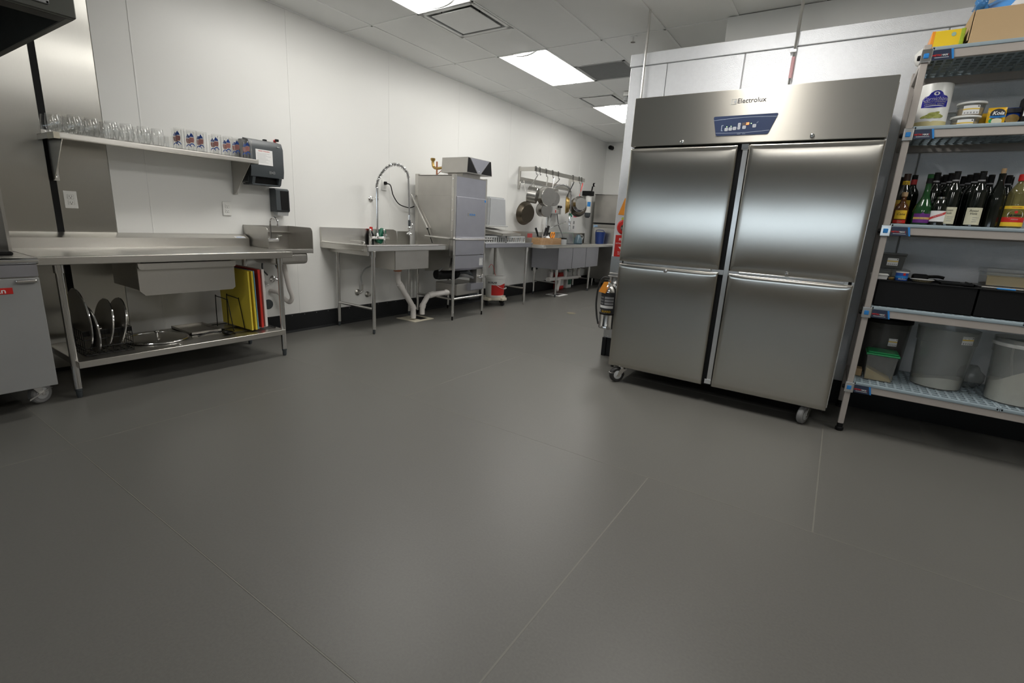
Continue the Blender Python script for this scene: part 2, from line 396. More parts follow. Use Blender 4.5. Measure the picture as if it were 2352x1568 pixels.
lab = ['recessed ceiling light cut by the top edge of the photo', 'glowing recessed ceiling light in the middle of the aisle ceiling', 'far recessed ceiling light partly behind the white cooler wall',
       'recessed ceiling light above the floor in front of the fridge', 'recessed ceiling light above the rear middle of the room',
       'recessed ceiling light above the shelving unit', 'recessed ceiling light above the rear right of the room']
t0 = troffer(lab[0])
for i, (x, y) in enumerate(lights):
    o = t0 if i == 0 else copy_tree(t0, label=lab[i]); o.location = (x+.305, y+.61, ZC)

def plaque(label):
    t = thing('ceiling_vent', label, 'ceiling vent', (0, 0, 0), 'square ceiling diffusers')
    fr = MB()
    for s in (-1, 1): fr.box(s*.28-.022, s*.28+.022, -.302, .302, -.004, .003).box(-.302, .302, s*.28-.022, s*.28+.022, -.004, .003)
    part(t, 'frame', fr, TBAR)
    pan = MB(); q = [(.262, .0), (.24, .05), (.0, .07)]
    for (a, c), (b, d) in zip(q, q[1:]):
        for k in range(4):
            R = Matrix.Rotation(k*PI/2, 3, 'Z')
            pan.add([R @ Vector(v) for v in ((-a, -a, c), (a, -a, c), (b, -b, d), (-b, -b, d))], [(0, 1, 2, 3)])
    part(t, 'neck', pan, LGREY)
    part(t, 'face_plate', MB().box(-.222, .222, -.222, .222, -.006, .000, .002, 1), TBAR)
    cl = MB()
    for x, y in ((-.1, -.225), (.1, .225), (-.225, .1), (.225, -.1)): cl.cyl((x, y, 0), (x, y, .05), .004, n=6)
    part(t, 'clip', cl, BLACKM)
    return t
v0 = plaque('large square ceiling diffuser beside the light at the top of the photo'); v0.location = (-3.475+.305, 3.825, ZC)
v1 = copy_tree(v0, (-3.475+.305, 6.875, ZC), label='smaller looking far square ceiling diffuser before the last light')
g = thing('return_grille', 'grey perforated return air grille in the ceiling', 'ceiling vent', (-2.56, 5.655, ZC))
gm = MB()
for s in (-1, 1): gm.box(-2.56+s*.285-.018, -2.56+s*.285+.018, 5.355, 5.955, ZC-.005, ZC+.004).box(-2.86, -2.26, 5.655+s*.285-.018, 5.655+s*.285+.018, ZC-.005, ZC+.004)
part(g, 'frame', gm, LGREY)
gs = MB()
for i in range(24): gs.box(-2.83, -2.29, 5.386+i*.0234-.002, 5.386+i*.0234+.002, ZC-.002, ZC+.014)
part(g, 'louvre', gs, LGREY, kind='stuff')
part(g, 'duct_face', MB().box(-2.84, -2.28, 5.375, 5.935, ZC+.02, ZC+.03), GREYP)
sp = thing('sprinkler_head', 'small sprinkler head hanging from the ceiling near the cooler', 'sprinkler', (-1.95, 4.78, ZC))
part(sp, 'cover_plate', MB().lathe((-1.95, 4.78, ZC-.006), [(.035, 0), (.035, .006)], 16), TBAR)
part(sp, 'nozzle', MB().cyl((-1.95, 4.78, ZC-.05), (-1.95, 4.78, ZC-.005), .008, n=8).lathe((-1.95, 4.78, ZC-.052), [(.022, 0), (.022, .004)], 12), CHROME)
ex = thing('emergency_light', 'small twin emergency lamp on the ceiling beside the cooler edge', 'emergency light', (-2.62, 6.55, ZC))
part(ex, 'housing', MB().box(-2.72, -2.52, 6.51, 6.59, ZC-.06, ZC-.004, .01, 2), WHITEP)
for s in (-1, 1): part(ex, 'lamp_head', MB().lathe((-2.62+s*.06, 6.545, ZC-.115), [(.01, .06), (.035, .03), (.04, 0), (.0, .008)], 14), LGREY)

# soffit over the cooler and the cooler itself
struct('wall_soffit', MB().box(-1.107, XR-.002, 4.694, YE-.01, 2.655, ZC-.006), WHITEWALL, 'white bulkhead wall above the walk-in cooler')
CY = 4.32
wc = thing('walk_in_cooler', 'white embossed metal walk-in cooler wall behind the fridge and shelving', 'walk-in cooler', (.9, 7, 0))
part(wc, 'core', MB().box(-1.745, XR-.01, CY+.02, 9.2, .02, 2.63), JOINT)
ps = [-1.76, -1.445, -.855, .325, 1.5, 2.7, XR-.005]
for a, b in zip(ps, ps[1:]):
    part(wc, 'cooler_panel', MB().box(a+.003, b-.003, CY, CY+.04, .18, 2.542, .004, 1), PANELW)
part(wc, 'side_panel', MB().box(-1.762, -1.74, CY+.045, 9.2, .18, 2.542), PANELW)
part(wc, 'cornice', MB().box(-1.765, XR-.005, CY-.004, CY+.05, 2.547, 2.642, .004, 1), PANELW)
part(wc, 'base', MB().box(-1.755, XR-.005, CY+.0, CY+.05, 0, .176).box(-1.762, -1.72, CY-.012, CY+.05, 0, .182, .003, 1), BASEB)
dp = MB().box(-1.757, .12, CY-.005, CY+.0, .19, .955)
for i in range(14):
    for k in range(26):
        x, z = -1.745+i*.028, .205+k*.029
        a = PI/4 if (i+k) % 2 else -PI/4
        q = MB().box(-.011, .011, -.0018, 0, -.0028, .0028); q.xf(Matrix.Translation((x, CY-.0045, z)) @ Matrix.Rotation(a, 4, 'Y')); dp.add(q.v, q.f)
part(wc, 'tread_plate', dp, DIAM, 'diamond tread kick plate')

for (x, lab_) in ((-1.63, 'thin steel conduit rising left of the maker name above the fridge'), (-.522, 'steel conduit clamped to the cooler wall right of centre above the fridge')):
    t = thing('conduit', lab_, 'conduit', (x, 4.29, .8), 'conduits above the fridge')
    part(t, 'pipe', MB().cyl((x, 4.295, .8), (x, 4.295, ZC-.005), .0105, n=10), TUBE)
    if x > -1: 
        part(t, 'clamp', MB().box(x-.03, x+.012, 4.283, 4.319, 2.5, 2.52, .003, 1), TUBE)
        part(t, 'tape', MB().cyl((x, 4.295, 2.33), (x, 4.295, 2.47), .0118, n=10), mat('pink_tape', (.6, .35, .36), .6))

# exhaust hood over the cooking line
HX, HY = -3.087, .945
h = thing('exhaust_hood', 'dark steel exhaust hood hanging at the upper left corner', 'exhaust hood', (-3.8, -.5, 2.0))
part(h, 'front_panel', MB().box(HX-.03, HX, -2.2, HY, 2.0, 2.9, .004, 1), HOODM)
part(h, 'end_panel', MB().box(XL+.006, HX-.03, HY-.03, HY, 2.0, 2.9, .003, 1), HOODM)
part(h, 'end_panel', MB().box(XL+.006, HX-.03, -2.2, -2.17, 2.0, 2.9, .003, 1), HOODM)
part(h, 'back_panel', MB().box(XL+.014, XL+.03, -2.17, HY-.03, 2.0, 2.9), HOODM)
part(h, 'top_panel', MB().box(XL+.006, HX-.03, -2.17, HY-.03, 2.86, 2.9), HOODM)
part(h, 'gutter', MB().box(HX-.12, HX-.03, -2.17, HY-.03, 2.0, 2.02).box(HX-.12, HX-.11, -2.17, HY-.03, 2.02, 2.06), HOODSHADE)
for i in range(6):
    y0 = -2.15+i*.49
    part(h, 'filter', MB().prism([(XL+.25, 2.15), (XL+.30, 2.15), (HX-.33, 2.75), (HX-.38, 2.75)], 'y', y0, y0+.47), HOODSHADE)
fr = MB(); fy, fz = .852, 2.028
fr.box(HX-.001, HX+.012, -.2, fy, fz, fz+.012, .002, 1).box(HX-.001, HX+.012, fy-.012, fy, fz, 2.72, .002, 1).box(HX-.001, HX+.012, -.2, fy, 2.71, 2.72, .002, 1).box(HX-.001, HX+.012, -.2, -.188, fz, 2.72, .002, 1)
ap = part(h, 'access_panel', MB().box(HX, HX+.004, -.19, fy-.012, fz+.012, 2.71), mat('navy_gloss_panel', (.02, .025, .04), .15))
part(ap, 'panel_frame', fr, LGREY)
# ------------------------------------------------------------------ left side: range, prep table and what is on it
def caster(t, x, y, zt, r, rz=0, wheelmat=GREYR, brake=True):
    m = Matrix.Translation((x, y, 0)) @ Matrix.Rotation(rz, 4, 'Z')
    fk = MB().box(-.045, .045, -.035, .035, zt-.008, zt, .002, 1).cyl((0, 0, zt-.03), (0, 0, zt-.008), .025, n=14)
    for s in (-1, 1): fk.prism([(-.03, zt-.03), (.028, zt-.03), (.055, r-.012), (.03, r-.012)], 'y', s*.024-.002, s*.024+.002)
    fk.cyl((.042, -.03, r), (.042, .03, r), .008, n=10)
    if brake: fk.box(.03, .105, -.020, .020, r+.012, r+.020, .003, 1).prism([(-.045, r-.018), (.085, r+.020), (.085, r+.028), (-.045, r-.008)], 'y', -.034, -.028)
    f = part(t, 'caster', fk.xf(m), TUBE)
    wh = MB().lathe((.042, -.017, r), [(r*.55, -.002), (r*.85, -.002), (r*.97, .004), (r, .012), (r, .022), (r*.97, .030), (r*.85, .036), (r*.55, .036)], 28, 'y')
    part(f, 'wheel', wh.xf(m), wheelmat)
    hb = MB().lathe((.042, -.017, r), [(r*.25, -.008), (r*.55, -.004), (r*.56, .038), (r*.25, .042)], 20, 'y')
    part(f, 'hub', hb.xf(m), LGREY)
    return f

RXF, RY1 = -3.58, .771
rg = thing('cooking_range', 'grey steel cooking range on casters at the left edge', 'range', (-4.0, .3, 0))
part(rg, 'body', MB().box(-4.44, RXF-.022, -.15, RY1, .17, .862, .006, 2), STEELD)
part(rg, 'deck', MB().box(-4.44, RXF-.02, -.15, RY1+.004, .862, .885, .004, 1), STEELD)
bn = MB()
bp_ = [(RXF-.03, .852)]+[(RXF-.012+.018*math.cos(a), .869+.017*math.sin(a)) for a in [(-90+180*i/8)*PI/180 for i in range(9)]]+[(RXF-.03, .886)]
part(rg, 'bullnose', MB().prism(bp_, 'y', -.15, RY1+.006), CHROME)
part(rg, 'front_rail', MB().box(RXF-.022, RXF-.004, -.15, RY1, .785, .85, .003, 1), STEELV)
dr = part(rg, 'door', MB().box(RXF-.022, RXF, -.15, RY1, .168, .779, .004, 2), mat('grey_door_steel', (.36, .365, .36), .42, .35, var=.04, scale=10))
part(dr, 'handle', MB().box(RXF, RXF+.022, .672, .757, .754, .773, .007, 3), TUBE)
bg = part(dr, 'badge', MB().box(RXF, RXF+.003, .495, .659, .700, .733, .001, 1), RED)
text(bg, 'Vulcan', .036, PAPER, (RXF+.0035, .578, .717), '+x', sx=1.15, bold=.0006)
part(rg, 'side_guard', MB().prism([(-4.44, .885), (-4.03, .885), (-4.025, .92), (-4.027, 1.32), (-4.44, 1.40)], 'y', RY1-.014, RY1), STEELD)
part(rg, 'burner_deck', MB().box(-4.38, -3.75, -.12, RY1-.05, .885, .905, .006, 1), BLACKM)
part(rg, 'back_riser', MB().box(-4.47, -4.43, -.15, RY1, .2, 1.42, .004, 1), STEELD)
caster(rg, -3.815, .70, .168, .062, PI/2+.5)
caster(rg, -3.75, -.05, .168, .062, PI/2); caster(rg, -4.32, .68, .168, .062, .4); caster(rg, -4.32, -.05, .168, .062, .4)

# prep table
TX, TY0, TY1, TZ = -3.735, .80, 2.362, .876
pt = thing('prep_table', 'long stainless prep table with drawer and undershelf against the wall', 'work table', (-4.1, 1.58, 0))
tp = MB().box(-4.385, TX, TY0, TY1, TZ-.004, TZ, .0015, 1).box(TX-.014, TX, TY0, TY1, TZ-.05, TZ, .006, 3).box(-4.385, TX-.01, TY0, TY0+.004, TZ-.045, TZ-.004).box(-4.385, TX-.01, TY1-.004, TY1, TZ-.045, TZ-.004)
tp.box(-4.3, -3.8, TY0+.1, TY1-.1, TZ-.03, TZ-.004)
part(pt, 'tabletop', tp, STEEL)
bs = MB().prism([(-4.385, TZ-.04), (-4.385, .944), (-4.455, .975), (-4.502, .975), (-4.502, .968), (-4.457, .968), (-4.392, .938), (-4.392, TZ-.04)], 'y', TY0, TY1)
b_ = part(pt, 'backsplash', bs, STEEL)
ls = part(b_, 'label_sticker', MB().box(-4.40, -4.3995, 2.245, 2.335, .0, .034).xf(Matrix.Translation((-4.386, 0, .945)) @ Matrix.Rotation(-1.154, 4, 'Y') @ Matrix.Translation((4.40, 0, 0))), PAPER)
sl = MB()
for i, (a, b) in enumerate(((2.255, 2.325), (2.26, 2.30), (2.262, 2.31))):
    q = MB().box(-.0007, -.0003, a, b, .007+i*.008, .009+i*.008); q.xf(Matrix.Translation((-4.386, 0, .945)) @ Matrix.Rotation(-1.154, 4, 'Y')); sl.add(q.v, q.f)
part(ls, 'print_lines', sl.xf(Matrix.Translation((.0009, 0, .0009))), CYANB)
for (x, y) in ((-3.787, .905), (-3.787, 2.272), (-4.33, .905), (-4.33, 2.272)):
    lg = part(pt, 'leg', MB().cyl((x, y, .06), (x, y, TZ-.03), .0205, n=18).cyl((x, y, TZ-.10), (x, y, TZ-.045), .026, n=18), TUBE)
    part(lg, 'foot', MB().lathe((x, y, 0), [(.012, 0), (.016, .012), (.016, .04), (.020, .045), (.020, .062)], 14), GREYP)
SZ = .236
us = MB().box(-4.345, TX+.0, .912, 2.262, SZ-.004, SZ, .001, 1).box(TX-.012, TX, .912, 2.262, SZ-.042, SZ, .004, 2).box(-4.345, -4.333, .912, 2.262, SZ-.04, SZ, .003, 1).box(-4.3, TX-.01, .912, .916, SZ-.04, SZ).box(-4.3, TX-.01, 2.258, 2.262, SZ-.04, SZ)
part(pt, 'undershelf', us, STEEL)
dw = part(pt, 'drawer', MB().box(-4.28, -3.80, 1.31, 1.885, .63, .815, .003, 1), STEELD)
dfp = [(1.29, .635), (1.32, .602), (1.885, .602), (1.906, .618), (1.906, .80), (1.29, .80)]
df = part(dw, 'drawer_front', MB().prism(dfp, 'x', -3.80, -3.783), STEEL)
part(df, 'pull', MB().prism([(1.288, .817), (1.288, .80), (1.292, .783), (1.304, .776), (1.90, .776), (1.908, .785), (1.909, .817)], 'x', -3.784, -3.758), STEEL)
for y in (1.296, 1.886): part(dw, 'slide', MB().box(-4.3, -3.78, y, y+.014, .80, .83), STEELD)

# cutting boards in a wire rack
def board(name, y, m, x0, x1, h, th, lab_, lean):
    q = MB().box(x0, x1, -th/2, th/2, 0, h, .004, 2); M_ = Matrix.Translation((0, y, SZ+.014)) @ Matrix.Rotation(lean, 4, 'X'); q.xf(M_)
    return solo(name, lab_, 'cutting board', q, m, ((x0+x1)/2, y, SZ+.014), 'cutting boards on the undershelf')
board('cutting_board', 2.032, YELLOWB, -4.27, -3.815, .475, .015, 'front yellow cutting board facing the room in the rack', .012)
board('cutting_board', 2.064, YELLOWB, -4.27, -3.815, .475, .015, 'second yellow cutting board just behind the front one', .016)
board('cutting_board', 2.087, BLUEB, -4.27, -3.83, .475, .010, 'thin light blue cutting board between yellow and red boards', .018)
board('cutting_board', 2.141, REDB, -4.29, -3.86, .478, .020, 'red cutting board beside the white one in the rack', .01)
board('cutting_board', 2.183, WHITEB, -4.29, -3.875, .478, .022, 'white cutting board at the right end of the rack', .012)
rk = thing('board_rack', 'black wire rack holding the coloured cutting boards', 'rack', (-4.05, 2.08, SZ))
rm = MB()
for x in (-4.24, -4.05, -3.87): rm.tube([(x, 1.9, SZ+.006), (x, 2.24, SZ+.006)], .004, 6)
for y in (1.905, 2.235): rm.tube([(-4.26, y, SZ+.006), (-3.84, y, SZ+.006)], .004, 6)
part(rk, 'base_frame', rm, BLACKM)
for y in (1.925, 2.012, 2.110, 2.162, 2.212):
    part(rk, 'divider', MB().tube(cat([(-4.16, y, SZ+.008), (-4.15, y, SZ+.25), (-4.13, y, SZ+.262), (-3.98, y, SZ+.255), (-3.96, y, SZ+.24), (-3.90, y, SZ+.008)], 4), .0035, 6), BLACKM)
solo('ladle', 'small black ladle lying at the front of the undershelf', 'ladle', MB().shell((-3.87, 1.86, SZ+.001), [(.006, 0), (.03, .006), (.042, .02), (.039, .02), (.028, .009), (0.004, .004)], 18).tube(cat([(-3.885, 1.82, SZ+.02), (-3.90, 1.75, SZ+.03), (-3.90, 1.66, SZ+.012)], 5), .005, 6), BLACKM, (-3.9, 1.8, SZ))
solo('sheet_pan', 'dark sheet pan lying flat on the undershelf before the boards', 'pan', MB().box(-4.33, -4.0, 1.655, 1.885, SZ+.002, SZ+.006).box(-4.33, -4.0, 1.655, 1.661, SZ+.002, SZ+.022).box(-4.33, -4.0, 1.879, 1.885, SZ+.002, SZ+.022).box(-4.33, -4.324, 1.655, 1.885, SZ+.002, SZ+.022).box(-4.006, -4.0, 1.655, 1.885, SZ+.002, SZ+.022), STEELD, (-4.16, 1.75, SZ))
# lying lid
lc = (-4.05, 1.452, SZ+.001)
ld = thing('pot_cover', 'large round steel pot lid lying flat on the undershelf', 'lid', lc, 'pot lids')
part(ld, 'disc', MB().lathe(lc, [(.0, .022), (.06, .021), (.15, .016), (.182, .010), (.192, .008), (.192, .003), (.0, .003)], 48), STEEL)
part(ld, 'rim', MB().tube([(lc[0]+.19*math.cos(a), lc[1]+.19*math.sin(a), lc[2]+.008) for a in [2*PI*k/48 for k in range(49)]], .006, 8, False), CHROME)
part(ld, 'knob', MB().lathe(lc, [(.010, .02), (.008, .035), (.012, .048), (.022, .056), (.022, .062), (.0, .066)], 18), CHROME)
# wire basket with standing lids
wbk = thing('wire_basket', 'black wire basket holding upright pot lids at the left', 'basket', (-3.98, 1.10, SZ))
wm = MB(); X0, X1, Y0, Y1, H = -4.15, -3.84, .98, 1.235, .16
for z in (.006, .055, .105, H): 
    wm.tube([(X0, Y0, SZ+z), (X1, Y0, SZ+z), (X1, Y1, SZ+z), (X0, Y1, SZ+z), (X0, Y0, SZ+z)], .0028, 6)
for i in range(9):
    x = X0+(X1-X0)*i/8; wm.tube([(x, Y0, SZ+H), (x, Y0, SZ+.004), (x, Y1, SZ+.004), (x, Y1, SZ+H)], .002, 5)
for i in range(8):
    y = Y0+(Y1-Y0)*i/7; wm.tube([(X0, y, SZ+H), (X0, y, SZ+.004), (X1, y, SZ+.004), (X1, y, SZ+H)], .002, 5)
part(wbk, 'wire_mesh', wm, BLACKM)
for x in (X1-.004, X0): part(wbk, 'rail', MB().box(x, x+.004, Y0, Y1, SZ+H-.03, SZ+H, .001, 1), BLACKM)
for i, (y, r, dx, lean, lb) in enumerate(((1.02, .20, 0, .02, 'largest upright pot lid at the left end of the basket'), (1.10, .165, .03, -.16, 'middle upright pot lid leaning in the wire basket'),
                                  (1.165, .165, .02, -.2, 'third upright pot lid leaning in the wire basket'), (1.045, .15, .09, .04, 'smaller steel rimmed pot lid at the front of the basket'))):
    c = (-3.99+dx, y, SZ+.012+r)
    t = thing('pot_cover', lb, 'lid', (c[0], y, SZ+.012), 'pot lids')
    R = Matrix.Translation((c[0], y, SZ+.012)) @ Matrix.Rotation(lean, 4, 'X') @ Matrix.Translation((-c[0], -y, -SZ-.012))
    part(t, 'disc', MB().lathe(c, [(0, .02), (r*.8, .012), (r*.97, .004), (r, 0), (r, -.005), (r*.96, -.005), (0, .006)], 36, 'y').xf(R), STEELD)
    part(t, 'rim', MB().tube([Vector(c)+Vector((r*math.cos(a), 0, r*math.sin(a))) for a in [2*PI*k/36 for k in range(37)]], .004, 6, False).xf(R), CHROME)
    hd = cat([Vector(c)+Vector((-.035, .02, 0)), Vector(c)+Vector((-.025, .05, 0)), Vector(c)+Vector((.025, .05, 0)), Vector(c)+Vector((.035, .02, 0))], 4)
    part(t, 'handle', MB().tube(hd, .006, 8).xf(R), CHROME)

# wall shelf with glasses
SF, SY0, SY1, SH = -4.165, 1.078, 2.372, 1.60
shf = thing('wall_shelf', 'stainless wall shelf holding rows of drinking glasses', 'shelf', (-4.34, 1.72, 1.33))
part(shf, 'shelf_board', MB().box(XL+.005, SF, SY0, SY1, SH-.004, SH, .001, 1).box(SF-.02, SF, SY0, SY1, SH-.036, SH, .006, 3).box(XL+.005, SF-.01, SY0, SY0+.004, SH-.034, SH).box(XL+.005, SF-.01, SY1-.004, SY1, SH-.034, SH).box(XL+.005, XL+.009, SY0, SY1, SH, SH+.035), STEEL)
for y in (1.125, 2.318):
    b = part(shf, 'bracket', MB().prism([(XL+.013, SH-.006), (SF-.025, SH-.006), (SF-.04, SH-.04), (XL+.05, 1.325), (XL+.013, 1.315)], 'y', y-.002, y+.002).box(XL+.005, XL+.016, y, y+.032, 1.315, SH-.004), STEELD)
    part(b, 'bolt', MB().lathe((XL+.016, y+.016, 1.345), [(.009, 0), (.009, .004), (0, .007)], 10, 'x').lathe((XL+.016, y+.016, 1.53), [(.009, 0), (.009, .004), (0, .007)], 10, 'x'), CHROME)
part(shf, 'end_tape', MB().box(SF-.12, SF+.001, SY0-.002, SY0+.001, SH-.038, SH-.001).box(SF-.001, SF+.0012, SY0-.002, SY0+.028, SH-.038, SH-.001), IVORY, 'yellowed tape on the shelf end')

def wine_glass():
    return MB().shell((0, 0, 0), [(.0, .004), (.020, .001), (.031, .007), (.0395, .034), (.041, .055), (.038, .085), (.0335, .116)], 28).tube([(.0335*math.cos(2*PI*k/28), .0335*math.sin(2*PI*k/28), .116) for k in range(29)], .0009, 5, False).lathe((0, 0, 0), [(.018, .0005), (.026, .004), (.02, .009), (.0, .010)], 20)
def tumbler():
    return MB().shell((0, 0, 0), [(.0, .004), (.026, .0), (.0295, .004), (.0305, .05), (.0335, .146)], 28).tube([(.0335*math.cos(2*PI*k/28), .0335*math.sin(2*PI*k/28), .146) for k in range(29)], .0009, 5, False).lathe((0, 0, 0), [(.024, .0005), (.028, .006), (.0, .012)], 20)
w0 = solo('wine_glass', 'first stemless wine glass from the left in the front row of the wall shelf', 'glass', wine_glass(), GLASS, (0, 0, 0), 'stemless glasses on the wall shelf')
ORD = ['first', 'second', 'third', 'fourth', 'fifth', 'sixth', 'seventh']
ycols = [1.207, 1.292, 1.398, 1.483, 1.581, 1.668]
for i, y in enumerate(ycols):
    for k, x in enumerate((-4.222, -4.312, -4.405)):
        if i == 0 and k == 0: w0.location = (x, y, SH+.001); continue
        lb = (ORD[i]+' stemless wine glass from the left in the front row of the wall shelf') if k == 0 else 'stemless wine glass half hidden in the rear rows on the wall shelf'
        copy_tree(w0, (x, y+random.uniform(-.001, .001), SH+.001), random.random()*6, lb)
for x in (-4.312, -4.405): copy_tree(w0, (x, 1.122, SH+.001), .4, 'stemless wine glass half hidden in the rear rows on the wall shelf')
sm = MB().shell((0, 0, 0), [(0, .003), (.022, 0), (.025, .004), (.028, .085)], 24)
s0_ = solo('shot_glass', 'short plain glass before the logo tumblers in the front row', 'glass', sm, GLASS, (0, 0, 0), 'short plain glasses on the wall shelf')
s0_.location = (-4.225, 1.741, SH+.001)
copy_tree(s0_, (-4.315, 1.745, SH+.001), label='short plain glass hidden behind the front one on the shelf')
def make_tumbler():
    t = thing('logo_tumbler', 'first logo tumbler from the left in the front row of the shelf', 'glass', (0, 0, 0), 'logo tumblers on the wall shelf')
    part(t, 'glass_wall', tumbler(), GLASS)
    def badge(name, poly, m):      # polygon in (arc length, z) printed on the side that faces the room (+x)
        n = len(poly); me = MB(); r = .0305
        me.add([((r+.0005+(z-.05)*.0313)*math.cos(a/r), (r+.0005+(z-.05)*.0313)*math.sin(a/r), z) for a, z in poly], [tuple(range(n))])
        return part(t, name, me, m)
    badge('logo_top', [(-.014, .098), (.014, .098), (.009, .112), (0, .126), (-.009, .112)], BLUEP)
    badge('logo_middle', [(-.014, .094), (-.015, .075), (-.011, .058), (.011, .058), (.015, .075), (.014, .094)], mat('faded_red_print', (.50, .22, .20), .5))
    arc = [(-.018, .038), (-.010, .050), (0, .054), (.010, .050), (.018, .038)]
    badge('logo_arc', arc+[(a*.9, z-.008) for a, z in arc[::-1]], BLUEP)
    return t
tb0 = make_tumbler()
tys = [1.808, 1.891, 1.962, 2.070, 2.156, 2.235, 2.313]
first = True
for i, y in enumerate(tys):
    for k, x in enumerate((-4.215, -4.305)):
        loc = (x, y+k*.02, SH+.001); rz = -.55+random.uniform(-.25, .25)
        if y+k*.02 > 2.335: continue
        if first: tb0.location = loc; tb0.rotation_euler[2] = rz; first = False
        else: copy_tree(tb0, loc, rz, (ORD[i]+' logo tumbler from the left in the front row of the shelf') if k == 0 else 'logo tumbler half hidden in the rear row of the shelf')

# wall devices
td = thing('towel_dispenser', 'dark grey paper towel dispenser on the wall beside the shelf', 'dispenser', (XL+.11, 2.53, 1.41))
part(td, 'back_case', MB().box(XL+.002, XL+.13, 2.385, 2.668, 1.425, 1.785, .012, 3), GREYP)
cv = part(td, 'cover', MB().prism([(XL+.10, 1.79), (XL+.185, 1.772), (XL+.208, 1.72), (XL+.208, 1.53), (XL+.198, 1.476), (XL+.10, 1.476)], 'y', 2.378, 2.676), GREYP)
part(td, 'chute', MB().prism([(XL+.02, 1.474), (XL+.195, 1.474), (XL+.175, 1.415), (XL+.12, 1.405), (XL+.02, 1.43)], 'y', 2.395, 2.42).prism([(XL+.02, 1.474), (XL+.195, 1.474), (XL+.175, 1.415), (XL+.12, 1.405), (XL+.02, 1.43)], 'y', 2.635, 2.66).box(XL+.02, XL+.175, 2.40, 2.655, 1.405, 1.418, .003, 1), GREYP)
part(td, 'slot', MB().box(XL+.03, XL+.15, 2.42, 2.635, 1.42, 1.47), BLACK)
nt_ = part(td, 'notice', MB().box(XL+.208, XL+.2095, 2.425, 2.575, 1.575, 1.70), PAPER)
text(nt_, 'HAND WASHING', .013, RED, (XL+.2099, 2.50, 1.687), '+x')
for i in range(8):
    wd = random.uniform(.07, .125)
    part(nt_, 'print_line', MB().box(XL+.2095, XL+.2099, 2.437, 2.437+wd, 1.668-i*.0105, 1.6695-i*.0105), GREYINK)
text(cv, '((o))', .03, LGREY, (XL+.2085, 2.565, 1.52), '+x')
part(td, 'lock', MB().box(XL+.06, XL+.09, 2.575, 2.605, 1.785, 1.805, .004, 1), BLACK)
part(td, 'maker_plate', MB().box(XL+.2045, XL+.2092, 2.62, 2.645, 1.737, 1.743), LGREY)
kn = thing('wall_hook', 'small black and red hook on the wall above the towel dispenser', 'hook', (XL+.01, 2.73, 1.815))
part(kn, 'stem', MB().lathe((XL, 2.73, 1.815), [(.014, 0), (.014, .006), (.008, .008), (.008, .03)], 12, 'x'), REDP)
part(kn, 'cap', MB().box(XL+.025, XL+.045, 2.715, 2.745, 1.808, 1.83, .004, 2), BLACK)
so = thing('soap_dispenser', 'slim black soap dispenser on the wall above the hand sink', 'dispenser', (XL+.05, 2.715, 1.155))
part(so, 'body', MB().prism([(XL+.002, 1.395), (XL+.085, 1.395), (XL+.105, 1.38), (XL+.108, 1.20), (XL+.095, 1.185), (XL+.002, 1.185)], 'y', 2.648, 2.778), GREYP)
part(so, 'window', MB().box(XL+.1, XL+.1095, 2.69, 2.772, 1.20, 1.375, .003, 1), BLACK)
part(so, 'push_bar', MB().prism([(XL+.01, 1.184), (XL+.095, 1.184), (XL+.085, 1.152), (XL+.03, 1.158)], 'y', 2.665, 2.772), LGREY)
def outlet(y, z, lab_, plug=False):
    t = thing('wall_outlet', lab_, 'outlet', (XL+.005, y, z-.06), 'wall outlets')
    part(t, 'cover_plate', MB().box(XL+.004, XL+.011, y-.036, y+.036, z-.058, z+.058, .003, 2), WHITEP)
    for s in (-1, 1):
        f = part(t, 'socket', MB().box(XL+.0105, XL+.0135, y-.017, y+.017, z+s*.02-.015, z+s*.02+.015, .003, 2), WHITEP)
        part(f, 'slot', MB().box(XL+.0133, XL+.0138, y-.008, y-.0055, z+s*.02-.002, z+s*.02+.007).box(XL+.0133, XL+.0138, y+.0055, y+.008, z+s*.02-.002, z+s*.02+.007).box(XL+.0133, XL+.0138, y-.0025, y+.0025, z+s*.02-.011, z+s*.02-.006), INK)
    return t
outlet(1.20, 1.195, 'white wall outlet mounted on the steel sheet'); outlet(2.25, 1.19, 'white wall outlet below the shelf bracket on white wall')
# ------------------------------------------------------------------ hand sink
hs = thing('hand_sink', 'wall mounted stainless hand sink with side splashes', 'sink', (-4.3, 2.6, .7))
def splash(y0, y1):
    c = [(XL+.004, .825), (-4.112, .825), (-4.112, 1.0)]+[(-4.152+.04*math.cos(a), 1.018+.04*math.sin(a)) for a in [PI/2*i/6 for i in range(7)]]+[(XL+.004, 1.058)]
    return MB().prism(c, 'y', y0, y1)
part(hs, 'side_splash', splash(2.377, 2.381), STEELD); part(hs, 'side_splash', splash(2.808, 2.812), STEELD)
part(hs, 'back_panel', MB().box(XL+.002, XL+.008, 2.379, 2.81, .83, 1.056).box(XL+.008, XL+.05, 2.381, 2.808, .995, 1.0), STEELD)
rim = MB().box(-4.14, -4.112, 2.378, 2.811, .826, .866, .006, 2).box(XL+.008, -4.44, 2.381, 2.808, .84, .846).box(-4.44, -4.14, 2.381, 2.42, .838, .844).box(-4.44, -4.14, 2.77, 2.808, .838, .844)
part(hs, 'rim', rim, STEELD)
bm_ = bmesh.new(); bmesh.ops.create_cube(bm_, size=1)
bowl = MB().box(-4.45, -4.135, 2.412, 2.778, .725, .838, .035, 4)
part(hs, 'bowl', bowl, STEELD)
fy, fx = 2.572, -4.40
ft = part(hs, 'faucet', MB().box(fx-.02, fx+.03, fy-.07, fy+.07, .915, .945, .012, 3).cyl((XL+.006, fy-.055, .93), (fx, fy-.055, .93), .013).cyl((XL+.006, fy+.055, .93), (fx, fy+.055, .93), .013), CHROME)
